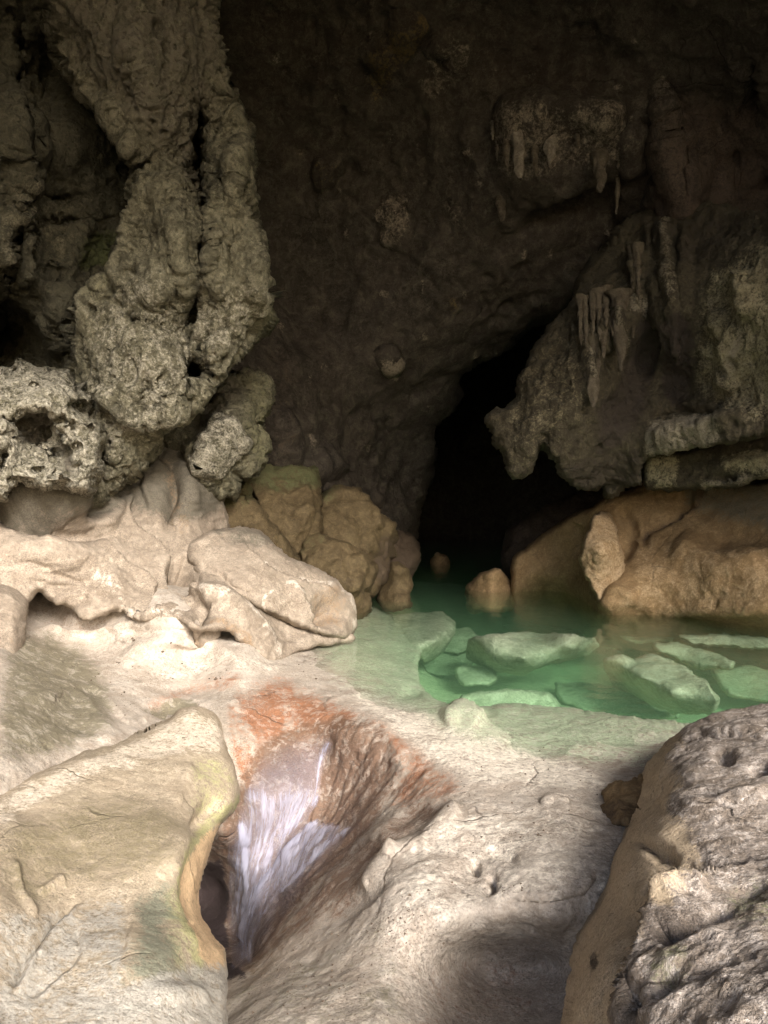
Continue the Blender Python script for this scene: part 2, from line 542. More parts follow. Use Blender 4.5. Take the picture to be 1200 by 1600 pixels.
M_ledge = rock_mat('flowstone', c1=(0.29, 0.24, 0.19), c2=(0.22, 0.18, 0.14), c3=(0.38, 0.325, 0.265), speck=(0.2, 0.16, 0.12), speck_amt=0.2,
    scale=0.9, bump=0.5, bdist=0.03, rough=0.8, medb=.5,
    masks=[('mA', 0, (0.11, 0.10, 0.078), 0.15, 0.55),       # grey upper part, with shade from the rock above painted in
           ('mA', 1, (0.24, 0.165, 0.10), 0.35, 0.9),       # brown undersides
           ('mA', 2, (0.56, 0.50, 0.43), 0.3, 0.65)])      # white scratches and rims
M_pitted = rock_mat('pitted_limestone', c1=(0.115, 0.106, 0.068), c2=(0.06, 0.055, 0.036), c3=(0.25, 0.232, 0.16), speck=(0.03, 0.026, 0.018), speck_amt=0.7,
    scale=1.5, bump=0.8, bdist=0.045, rough=0.9, pit=0.9, pepper=.9,
    masks=[('mA', 0, (0.44, 0.41, 0.34), 0.3, 0.8),        # pale rock; on the spur, light painted on its lower part
           ('mA', 1, (0.15, 0.145, 0.075), 0.3, 0.9),        # moss tint
           ('mA', 2, (0.10, 0.085, 0.065), 0.3, 0.75)])    # painted shade: upper part of the spur, and hollows
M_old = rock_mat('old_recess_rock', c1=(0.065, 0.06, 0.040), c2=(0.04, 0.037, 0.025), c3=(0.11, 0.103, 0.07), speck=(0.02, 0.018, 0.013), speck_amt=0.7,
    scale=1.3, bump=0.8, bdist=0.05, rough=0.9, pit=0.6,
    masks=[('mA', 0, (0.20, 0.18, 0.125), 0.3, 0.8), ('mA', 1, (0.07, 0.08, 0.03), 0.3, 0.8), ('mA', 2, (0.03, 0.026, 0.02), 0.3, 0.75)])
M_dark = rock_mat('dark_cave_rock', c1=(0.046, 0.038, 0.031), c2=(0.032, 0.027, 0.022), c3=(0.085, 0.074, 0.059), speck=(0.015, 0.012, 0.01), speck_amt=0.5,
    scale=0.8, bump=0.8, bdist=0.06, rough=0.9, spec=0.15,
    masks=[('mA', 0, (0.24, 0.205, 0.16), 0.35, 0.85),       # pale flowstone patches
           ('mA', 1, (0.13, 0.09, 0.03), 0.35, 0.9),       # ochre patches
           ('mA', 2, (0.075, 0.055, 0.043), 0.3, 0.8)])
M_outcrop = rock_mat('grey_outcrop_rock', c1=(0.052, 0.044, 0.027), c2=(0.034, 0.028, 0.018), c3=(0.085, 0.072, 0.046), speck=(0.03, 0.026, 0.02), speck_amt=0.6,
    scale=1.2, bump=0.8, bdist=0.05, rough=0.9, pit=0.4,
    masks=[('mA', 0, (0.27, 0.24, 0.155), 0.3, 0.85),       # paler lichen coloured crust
           ('mA', 1, (0.035, 0.027, 0.022), 0.3, 0.75),      # shade painted into the hollows, also darkens the top edge
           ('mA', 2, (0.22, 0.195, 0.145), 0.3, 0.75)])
M_orange = rock_mat('ochre_wall_rock', c1=(0.24, 0.158, 0.08), c2=(0.18, 0.118, 0.058), c3=(0.31, 0.22, 0.12), speck=(0.10, 0.07, 0.04), speck_amt=0.35,
    scale=1.0, bump=0.6, bdist=0.05, rough=0.8,
    masks=[('mA', 0, (0.14, 0.125, 0.09), 0.3, 0.8),       # grey top
           ('mA', 1, (0.085, 0.055, 0.035), 0.3, 0.7),
           ('mA', 2, (0.36, 0.27, 0.17), 0.3, 0.8)])
M_tan = rock_mat('tan_boulder_rock', c1=(0.10, 0.072, 0.036), c2=(0.065, 0.046, 0.022), c3=(0.15, 0.113, 0.06), speck=(0.08, 0.06, 0.04), speck_amt=0.4,
    scale=1.3, bump=0.6, bdist=0.04, rough=0.8,
    masks=[('mA', 0, (0.09, 0.10, 0.045), 0.3, 0.75), ('mA', 1, (0.07, 0.05, 0.035), 0.3, 0.7)])
M_boulder = rock_mat('foreground_boulder_rock', c1=(0.29, 0.24, 0.195), c2=(0.17, 0.138, 0.11), c3=(0.46, 0.41, 0.37), speck=(0.045, 0.033, 0.027), speck_amt=0.95,
    scale=2.2, bump=1.0, bdist=0.02, rough=0.85, pit=0.2, crust=0.85, pepper=1.0,
    masks=[('mA', 0, (0.52, 0.415, 0.29), 0.2, 0.7),       # smooth tan side
           ('mA', 1, (0.17, 0.18, 0.085), 0.35, 0.9),       # moss
           ('mA', 2, (0.10, 0.08, 0.065), 0.35, 0.75)])
M_low_bounce = rock_mat('low_bounce_ground', c1=(0.07, 0.06, 0.04), c2=(0.05, 0.05, 0.03), c3=(0.11, 0.10, 0.06), scale=2.0)  # unseen ground behind the camera, made dark to weaken bounced light
M_sunk = rock_mat('submerged_limestone', c1=(0.42, 0.45, 0.33), c2=(0.26, 0.29, 0.20), c3=(0.55, 0.58, 0.45), speck=(0.07, 0.08, 0.05), speck_amt=0.8,
    scale=1.5, bump=0.8, bdist=0.05, rough=0.9)
M_pool = rock_mat('pool_bed_rock', c1=(0.52, 0.52, 0.38), c2=(0.42, 0.43, 0.30), c3=(0.56, 0.56, 0.42), speck_amt=0.3, scale=0.9, bump=0.5, bdist=0.05)

def water_mat():
    m = bpy.data.materials.new('green_pool_water'); m.use_nodes = True; nt = m.node_tree
    for n in list(nt.nodes): nt.nodes.remove(n)
    out = N(nt, 'ShaderNodeOutputMaterial')
    gl = N(nt, 'ShaderNodeBsdfGlossy'); gl.inputs['Roughness'].default_value = 0.03
    tr = N(nt, 'ShaderNodeBsdfTransparent'); tr.inputs[0].default_value = (0.97, 1.0, 0.98, 1)
    geo = N(nt, 'ShaderNodeNewGeometry')
    dt = N(nt, 'ShaderNodeVectorMath', operation='DOT_PRODUCT'); nt.links.new(geo.outputs['Incoming'], dt.inputs[0])
    tc = N(nt, 'ShaderNodeTexCoord')
    n1 = noise_tex(nt, tc.outputs['Object'], 3.0, 4, 0.55)
    b = N(nt, 'ShaderNodeBump'); b.inputs['Strength'].default_value = 0.2; b.inputs['Distance'].default_value = 0.05
    nt.links.new(n1.outputs[0], b.inputs['Height'])
    nt.links.new(b.outputs[0], gl.inputs['Normal']); nt.links.new(b.outputs[0], dt.inputs[1])
    cosn = math_n(nt, 'ABSOLUTE', dt.outputs['Value'])
    refl = math_n(nt, 'ADD', math_n(nt, 'MULTIPLY', math_n(nt, 'POWER', math_n(nt, 'SUBTRACT', 1.0, cosn, True), 5.0), 0.98), 0.02)
    mx = N(nt, 'ShaderNodeMixShader')
    nt.links.new(refl, mx.inputs[0]); nt.links.new(tr.outputs[0], mx.inputs[1]); nt.links.new(gl.outputs[0], mx.inputs[2])
    nt.links.new(mx.outputs[0], out.inputs['Surface'])
    ab = N(nt, 'ShaderNodeVolumeAbsorption'); ab.inputs['Color'].default_value = (0.28, 0.88, 0.47, 1); ab.inputs['Density'].default_value = 0.19
    sc_ = N(nt, 'ShaderNodeVolumeScatter'); sc_.inputs['Color'].default_value = (0.62, 0.92, 0.66, 1); sc_.inputs['Density'].default_value = 0.075
    ad = N(nt, 'ShaderNodeAddShader'); nt.links.new(ab.outputs[0], ad.inputs[0]); nt.links.new(sc_.outputs[0], ad.inputs[1])
    nt.links.new(ad.outputs[0], out.inputs['Volume'])
    return m
M_water = water_mat()

# ================================================================== CAVE SHELL (walls, roof, mouth behind the camera)
def shell():
    rings = []
    #        Y,  x left, x right, roof, floor
    prof = [(-3.2, -7.5, 13.0, 10.8, -1.5), (-1, -8, 13, 11.0, -2), (2, -8.5, 13, 11.3, -2.5), (6, -8.5, 13, 11.8, -3), (10, -10, 13, 12, -3),
            (15, -12, 14, 12.5, -3), (20, -12, 14, 12, -3), (26, -9, 11, 9, -3), (30, -7, 9, 7, -4), (31, -7, 9, 7, -4)]
    n = 180
    V = []
    ys = np.linspace(0, len(prof) - 1, 140)
    pr = np.array(prof)
    for y in ys:
        k = int(min(math.floor(y), len(prof) - 2)); t = y - k
        q = pr[k] * (1 - t) + pr[k + 1] * t
        Y, xl, xr, zt, zb = q
        for j in range(n):
            a = 2 * math.pi * j / n
            ca, sa = math.cos(a), math.sin(a)
            e = 2 / 2.8
            x = (xl + xr) / 2 + (xr - xl) / 2 * math.copysign(abs(ca)**e, ca)
            z = (zt + zb) / 2 + (zt - zb) / 2 * math.copysign(abs(sa)**e, sa)
            V.append((x, Y, z))
    V = np.array(V)
    c = V.copy(); c[:, 0] -= 1; c[:, 2] -= 4; c[:, 1] = 0
    nn = -c / (np.linalg.norm(c, axis=1, keepdims=True) + 1e-6)
    d = 0.9 * fbm(V, 4.0, 5, 0.5) + 0.25 * fbm(V + 40, 0.9, 3, 0.5, 'ridged')
    V = V + nn * d[:, None]
    Fq = []
    m = len(ys)
    I = np.arange(m * n).reshape(m, n)
    a = I[:-1]; b = np.roll(I, -1, 1)[:-1]; cc = np.roll(I, -1, 1)[1:]; dd = I[1:]
    Fq = np.stack([a, b, cc, dd], -1).reshape(-1, 4)
    V = np.vstack([V, V[-n:].mean(0, keepdims=True) + [[0, 1.5, 0]]]); last = I[-1]
    Fq = np.vstack([Fq, np.stack([last, np.roll(last, -1), np.full(n, len(V) - 1), np.full(n, len(V) - 1)], -1)[:0]])
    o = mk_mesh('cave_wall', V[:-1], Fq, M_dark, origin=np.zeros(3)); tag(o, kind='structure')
shell()

def end_wall():
    gx = np.linspace(-16, 18, 60); gz = np.linspace(-7, 16, 40)
    X, Z = np.meshgrid(gx, gz); Y = 29 + 0.8 * fbm(np.stack([X.ravel(), 0 * X.ravel(), Z.ravel()], -1), 3, 4).reshape(X.shape)
    I = np.arange(X.size).reshape(X.shape)
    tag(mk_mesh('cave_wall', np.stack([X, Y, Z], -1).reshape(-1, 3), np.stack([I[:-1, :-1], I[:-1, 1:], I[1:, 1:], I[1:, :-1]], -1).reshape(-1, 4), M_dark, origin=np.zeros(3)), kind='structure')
end_wall()
# ================================================================== GROUND
ground_ctrl = [
 (-700, 1000, .9), (-700, 1300, .6), (-300, 980, .8), (-300, 1150, .5), (0, 960, .7), (100, 985, .42), (60, 1060, .38), (0, 1150, .42), (100, 1120, .22), (180, 1160, .10), (0, 1230, .30),
 (200, 980, .50), (200, 1005, .36), (250, 966, .63), (300, 984, .50), (300, 1012, .28), (340, 980, .40), (384, 1012, .29), (355, 1000, .30), (300, 1060, .08), (240, 1110, .02), (430, 1045, .05), (150, 990, .40), (60, 958, .56), (120, 966, .58), (420, 1015, .1), (500, 1010, -.02), (555, 950, -.12), (600, 1000, -.16), (600, 1060, -.12), (560, 1035, -.06),
 (500, 1060, .0), (450, 1080, .03), (640, 1100, -.08), (655, 1050, -.22), (560, 1100, .015), (700, 1108, .0), (735, 1106, .03), (790, 1105, -.07), (760, 1140, .02), (900, 1120, -.06), (1000, 1130, -.06),
 (800, 1170, .0), (900, 1180, .0), (1000, 1170, -.01), (840, 1220, .03), (950, 1235, .04), (1150, 1180, .05), (1500, 1250, .1), (2000, 1300, .2),
 (370, 1105, .03), (430, 1110, -.02), (500, 1118, -.02), (560, 1140, .01), (615, 1150, .03), (660, 1180, .04), (710, 1225, .05), (700, 1250, .03),
 (380, 1150, -.10), (440, 1160, -.18), (500, 1165, -.2), (560, 1190, -.2), (610, 1190, -.08), (450, 1230, -.40), (500, 1240, -.52), (385, 1230, -.38), (560, 1250, -.42), (620, 1240, -.18), (640, 1275, -.12),
 (520, 1290, -.62), (440, 1300, -.72), (345, 1300, -.5), (370, 1320, -.68), (560, 1320, -.40), (480, 1350, -.72), (400, 1400, -1.0), (440, 1420, -.85), (380, 1480, -1.25), (340, 1390, -1.35), (345, 1460, -1.35), (300, 1390, -1.45), (295, 1460, -1.45), (250, 1400, -1.4),
 (600, 1310, -.10), (520, 1370, -.45), (460, 1440, -.58), (420, 1490, -.62), (400, 1540, -.42), (480, 1500, -.32), (560, 1450, -.14), (600, 1370, -.03), (520, 1560, -.14), (640, 1345, .02),
 (700, 1290, .07), (800, 1265, .10), (870, 1262, .13), (960, 1290, .1), (740, 1370, .02), (820, 1410, .06), (900, 1420, .04),
 (700, 1440, .0), (770, 1432, .0), (860, 1440, .0), (660, 1480, -.1), (740, 1490, -.34), (850, 1490, -.38), (700, 1600, -.28), (820, 1600, -.40), (610, 1600, -.10), (400, 1620, -.15), (1000, 1600, -.2), (1000, 1400, 0.05), (1300, 1500, 0.1), (1500, 2000, 0.1),
 (240, 1300, -.8), (200, 1400, -1.2), (100, 1300, -.2), (0, 1350, -.1), (200, 1600, -.5), (-300, 1500, 0), (0, 1700, -.3), (-400, 2300, 0), (400, 2300, -.05), (1300, 2300, 0)]
stain = m_max(m_area([(375, 1075), (440, 1062), (500, 1085), (560, 1118), (530, 1145), (480, 1150), (420, 1170), (385, 1165), (372, 1120)], 24, .9),
              m_area([(560, 1118), (640, 1150), (690, 1190), (720, 1235), (660, 1262), (610, 1260), (620, 1200), (590, 1150)], 24, 0.75),
              m_area([(350, 1100), (400, 1120), (420, 1180), (395, 1240), (365, 1200)], 10, 0.7),
              m_line([(240, 1100), (290, 1075), (370, 1058)], 12, 0.55))
stain0 = stain
def stain(u, v):
    a = np.arctan2(u - 455, 1400 - v); r = np.hypot(u - 455, v - 1400)
    q = np.stack([a * 7, r / 150, a * 0], -1)
    return np.clip(stain0(u, v) * (1.0 + 0.9 * fbm(q, .5, 5, .65)), 0, 1)
slime_and_shade = m_max(m_area([(530, 1120), (600, 1145), (625, 1190), (600, 1260), (560, 1330), (500, 1390), (450, 1450), (400, 1520), (345, 1530), (300, 1400), (345, 1290), (400, 1170), (470, 1130)], 14, .85),
              m_area([(555, 1330), (660, 1250), (720, 1262), (610, 1330), (560, 1400), (440, 1490), (420, 1470)], 18, 0.7), m_area([(660, 1500), (740, 1465), (860, 1450), (900, 1500), (860, 1640), (640, 1640)], 60, .35), m_area([(40, 942), (170, 955), (175, 985), (45, 992)], 8, .35))  # the wide soft area is shade painted into the front hollow
gwash = m_max(m_area([(545, 960), (640, 950), (720, 960), (700, 1040), (800, 1090), (1100, 1120), (1000, 1190), (800, 1190), (700, 1160), (620, 1110), (530, 1060), (500, 1010)], 40, .75))
fan_c = (455.0, 1400.0)
def fan(p, u, v):
    """flutes cut by the running water, all converging on the foot of the fall"""
    a = np.arctan2(u - fan_c[0], fan_c[1] - v); r = np.hypot(u - fan_c[0], v - fan_c[1])
    q = np.stack([a * 9, r / 170, np.full_like(a, 2.0)], -1)
    m = sstep(0, 22, sdf(u, v, catmull([(500, 1135), (560, 1122), (612, 1150), (700, 1225), (640, 1300), (560, 1360), (500, 1400), (440, 1440), (430, 1330), (490, 1250), (515, 1160)], 2)))
    return m * (0.035 * fbm(q, 1, 2) + 0.020 * fbm(q, .35, 4, .6, 'ridged'))
ground = relief('cave_floor',
    [(-900, 880), (-300, 900), (300, 915), (530, 928), (600, 952), (640, 975), (662, 1010), (652, 1035), (656, 1070), (680, 1096), (705, 1108), (718, 1100), (740, 1106), (790, 1098), (860, 1104),
     (940, 1112), (1060, 1130), (1300, 1150), (2200, 1180), (2200, 2500), (-900, 2500)],
    ground_ctrl, M_floor, step=2.2, zmode=True, r=14, B=0.35, T=1.6, r2=60, warp=(2.5, 22),
    feats=[lip([(60, 1080), (150, 1075), (200, 1130), (260, 1110), (330, 1100)], 16, .015, .02),
           ridge([(40, 1100), (110, 1085), (150, 1120), (175, 1165)], 14, .04),
           ridge([(190, 1040), (230, 1012), (280, 1002), (330, 1012), (380, 1030)], 12, .07), ridge([(190, 985), (230, 990), (290, 985), (340, 1002)], 10, -.06), ridge([(45, 985), (110, 992), (175, 984), (215, 972)], 7, .08),
           ridge([(560, 1120), (600, 1140), (625, 1175), (612, 1200)], 10, .03),
           ridge([(690, 1128), (722, 1110), (760, 1126)], 14, .07),
           ridge([(600, 1338), (660, 1320), (700, 1280), (720, 1262)], 12, .05),
           ridge([(560, 1400), (600, 1345), (625, 1328)], 9, .05),
           dent(742, 1358, 7, 9, .12), dent(768, 1375, 8, 7, .09), dent(765, 1388, 14, 8, .05), ridge([(846, 1258), (866, 1252), (886, 1262)], 5, .025),
           dent(785, 1335, 30, 10, .03, 20), lip([(770, 1400), (860, 1405), (905, 1395), (930, 1370)], 16, .015, .02),
           dent(555, 1410, 60, 14, .04, -35), dent(258, 1106, 32, 10, .06, -8), dent(640, 1085, 22, 9, .05, 0), dent(760, 1108, 16, 9, .04, 0),
           dent(330, 1075, 60, 12, .03, 0)],
    noise=[nz_fbm(.9, .05, 4), nz_fbm(.35, .014, 5, .6, 'ridged', (1, .7, 1)), nz_fbm(.07, .006, 4, .65), nz_pits(.10, .008, .35), fan],
    masks={'mA': [gwash, stain, slime_and_shade],
           'mB': [m_max(m_area([(20, 1000), (120, 1010), (160, 1060), (175, 1130), (120, 1165), (0, 1180)], 30, .95), m_area([(225, 1108), (270, 1088), (310, 1096), (280, 1112)], 6, .9),
                        m_area([(360, 1500), (480, 1480), (600, 1420), (640, 1600), (360, 1640)], 40, .35)),
                  m_max(m_area([(560, 1070), (700, 1130), (900, 1190), (960, 1240), (820, 1235), (690, 1200), (560, 1105)], 22, .7), m_line([(250, 1060), (350, 1030), (440, 1050)], 12, .5),
                        m_area([(640, 1280), (960, 1260), (960, 1400), (700, 1420), (620, 1400)], 30, .45)),
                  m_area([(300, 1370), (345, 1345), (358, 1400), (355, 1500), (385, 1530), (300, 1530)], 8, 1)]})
tag(ground, kind='structure')
# the floor round and behind the photographer
V = []; gx = np.linspace(-12, 12, 60); gy = np.linspace(-25, 2.0, 60)
X, Yg = np.meshgrid(gx, gy)
Z = -0.25 + 0.18 * fbm(np.stack([X.ravel(), Yg.ravel(), 0 * X.ravel()], -1), 2.0, 4).reshape(X.shape) - 0.25 * sstep(1.2, 2.0, Yg)
I = np.arange(3600).reshape(60, 60)
bf = mk_mesh('cave_entrance_ground', np.stack([X, Yg, Z], -1).reshape(-1, 3), np.stack([I[:-1, :-1], I[:-1, 1:], I[1:, 1:], I[1:, :-1]], -1).reshape(-1, 4), M_low_bounce, origin=np.zeros(3),
             masks={'mA': np.zeros((3600, 3)), 'mB': np.zeros((3600, 3))})
tag(bf, kind='structure')

# ================================================================== POOL
bed = relief('pool_bed', [(300, 858), (1500, 858), (2000, 960), (2000, 1400), (400, 1400), (300, 1000)],
    [(400, 900, -1.0), (600, 900, -1.6), (800, 900, -2.2), (1000, 900, -2.2), (1400, 900, -1.5), (500, 1000, -.6), (640, 1000, -.8), (750, 1000, -1.2), (900, 1000, -1.4), (1100, 1000, -.9), (1400, 1000, -.8),
     (690, 1060, -1.0), (760, 1070, -1.1), (900, 1060, -1.2), (1050, 1080, -1.2), (1200, 1060, -1.0), (700, 1120, -.8), (900, 1120, -1.0), (1200, 1150, -1.0), (500, 1300, -1.6), (1500, 1300, -1.6)],
    M_pool, step=5, zmode=True, r=10, B=.2, T=1, noise=[nz_fbm(1.0, .12, 4), nz_fbm(.3, .03, 3)])
tag(bed, kind='structure')
def P1(u, v, z):
    return P(np.array([float(u)]), np.array([float(v)]), np.array([float(Yz(u, v, z))]))[0]
def pool():
    front = [(380, 1040), (470, 1066), (540, 1098), (600, 1124), (680, 1170), (740, 1200), (850, 1222), (960, 1236), (1200, 1240), (1700, 1260)]
    pts = [P1(u, v, 0.0) for u, v in front]
    fr = [(p[0], p[1]) for p in pts]
    outline = fr + [(13, 12), (14, 24), (6, 31), (-6, 31), (-9, 20), (-6, 11), (-3.2, 9.2)]
    n = len(outline)
    V = [(x, y, 0.0) for x, y in outline] + [(x, y, -3.4) for x, y in outline]
    me = bpy.data.meshes.new('pool_water')
    faces = [list(range(n)), list(range(2 * n - 1, n - 1, -1))] + [[k, n + k, n + (k + 1) % n, (k + 1) % n] for k in range(n)]
    me.from_pydata(V, [], faces); me.update()
    import bmesh
    bm = bmesh.new(); bm.from_mesh(me); bmesh.ops.recalc_face_normals(bm, faces=bm.faces); bm.to_mesh(me); bm.free()
    me.materials.append(M_water)
    o = bpy.data.objects.new('pool_water', me); scene.collection.objects.link(o)
    tag(o, kind='structure')
pool()

sunk = [
 # outline, control points (u, v, height), thickness, label
 ([(612, 965), (640, 957), (690, 958), (712, 972), (708, 1000), (690, 1022), (660, 1036), (640, 1015), (618, 995)],
  [(620, 970, -.05), (660, 962, -.03), (705, 975, -.05), (660, 990, -.03), (690, 1000, -.06), (655, 1008, -.08), (665, 1034, -.4), (700, 1018, -.4)], .5, 'pale rounded rock at the shallow edge of the pool, left of the sunken slabs'),
 ([(730, 1000), (760, 990), (830, 988), (900, 989), (930, 996), (936, 1012), (915, 1026), (860, 1040), (815, 1056), (770, 1048), (728, 1030)],
  [(735, 1003, -.08), (830, 992, -.05), (930, 1000, -.08), (830, 1010, -.05), (770, 1022, -.12), (820, 1030, -.12), (895, 1016, -.1), (815, 1052, -.5), (730, 1028, -.45), (900, 1034, -.45)], .5, 'long flat submerged slab just under the surface in the middle of the green pool'),
 ([(942, 1030), (965, 1024), (990, 1032), (1020, 1022), (1060, 1040), (1100, 1062), (1128, 1092), (1110, 1112), (1050, 1112), (1000, 1092), (958, 1070)],
  [(945, 1035, -.15), (1000, 1030, -.10), (1060, 1045, -.10), (1120, 1090, -.16), (1050, 1085, -.2), (1000, 1060, -.15), (970, 1048, -.2), (1050, 1110, -.6), (960, 1066, -.6), (1000, 1088, -.6)], .45, 'broad submerged slab sloping down to the right, nearest the foreground boulder'),
 ([(712, 1042), (740, 1036), (775, 1044), (780, 1062), (765, 1074), (725, 1074), (710, 1060)],
  [(712, 1048, -.5), (745, 1042, -.45), (778, 1056, -.5), (745, 1070, -.58)], .4, 'small blocky submerged stone by the left wall of the deep green basin'),
 ([(1020, 1008), (1060, 1004), (1110, 1020), (1150, 1035), (1140, 1048), (1100, 1044), (1060, 1030), (1030, 1022)],
  [(1025, 1012, -.15), (1080, 1015, -.15), (1145, 1042, -.2), (1080, 1034, -.28)], .35, 'narrow submerged slab behind the broad one, tilted to the right'),
 ([(1060, 992), (1120, 990), (1200, 996), (1300, 1010), (1300, 1030), (1200, 1018), (1120, 1012), (1075, 1006)],
  [(1065, 997, -.05), (1150, 1000, -.04), (1290, 1020, -.08), (1150, 1012, -.12)], .35, 'flat submerged rock at the right edge below the ochre wall'),
 ([(1110, 1050), (1160, 1040), (1230, 1050), (1260, 1090), (1200, 1100), (1140, 1085)],
  [(1115, 1055, -.5), (1180, 1050, -.45), (1240, 1080, -.5), (1160, 1082, -.6)], .35, 'dim deep green rock in the water beside the tip of the foreground boulder'),
 ([(655, 1020), (690, 1012), (740, 1022), (735, 1045), (700, 1060), (662, 1052)],
  [(660, 1030, -.65), (700, 1022, -.6), (735, 1035, -.65), (695, 1055, -.75)], .4, 'dim submerged stone between the pale shallow rock and the small block'),
 ([(690, 985), (730, 980), (745, 1000), (725, 1022), (695, 1018)],
  [(695, 992, -.4), (735, 990, -.35), (715, 1015, -.5)], .4, 'rounded submerged stone touching the left end of the long slab'),
 ([(720, 1085), (780, 1078), (860, 1084), (870, 1110), (760, 1125), (715, 1110)],
  [(725, 1092, -.45), (790, 1086, -.4), (865, 1098, -.5), (790, 1115, -.6)], .4, 'mossy sunken ledge stone right behind the pale lip of the floor'),
 ([(870, 1068), (960, 1072), (1050, 1100), (1060, 1125), (960, 1120), (880, 1100)],
  [(875, 1075, -.75), (960, 1080, -.7), (1050, 1110, -.75), (940, 1110, -.8)], .4, 'faint deep rock in front of the broad submerged slab'),
 ([(955, 985), (1010, 980), (1060, 990), (1050, 1004), (990, 1006)],
  [(960, 992, -.35), (1010, 986, -.32), (1050, 998, -.38), (1000, 1002, -.42)], .35, 'small faint underwater stone between the long slab and the right wall'),
]
for k, (pl, ct, th, lb) in enumerate(sunk):
    ct = [(a, b, c - .14) for a, b, c in ct]
    o = relief('submerged_rock', pl, ct, M_sunk, step=2.0, zmode=True, r=6, B=.25, T=th, r2=20, warp=(4.0, 45),
               noise=[nz_fbm(1.1, .08, 3), nz_fbm(.4, .022, 4, .55), nz_fbm(.12, .012, 3, .5)])
    tag(o, lb, 'rock', 'rocks lying under the green water')

# rocks standing out of the far water
for nm, pl, ct, B_, T_, lb, mt in [
 ('rock', [(731, 914), (744, 902), (758, 893), (774, 888), (788, 896), (800, 912), (808, 932), (800, 955), (734, 955), (726, 930)],
  [(740, 915, 14.9), (770, 900, 14.5), (795, 915, 14.9), (770, 935, 14.4)], .4, .8, 'small ochre rock breaking the water at the foot of the right wall', M_orange),
 ('rock', [(672, 876), (684, 865), (698, 868), (702, 880), (698, 895), (678, 895)],
  [(676, 878, 19.6), (688, 870, 19.3), (698, 880, 19.6), (686, 890, 19.2)], .3, .6, 'small lone stone far back in the black mouth of the passage', M_orange),
 ('rock', [(592, 905), (600, 888), (620, 878), (638, 888), (645, 905), (640, 930), (640, 950), (600, 955), (588, 935)],
  [(598, 905, 13.9), (620, 895, 13.5), (640, 905, 13.8), (620, 930, 13.4)], .4, .8, 'tan rounded stone in the water below the large tan boulders', M_tan)]:
    o = relief(nm, pl, ct, mt, step=1.8, r=7, B=B_, T=T_, warp=(2.5, 14), noise=[nz_fbm(.4, .06, 4), nz_fbm(.1, .015, 3, .5, 'ridged')])
    tag(o, lb, 'rock')

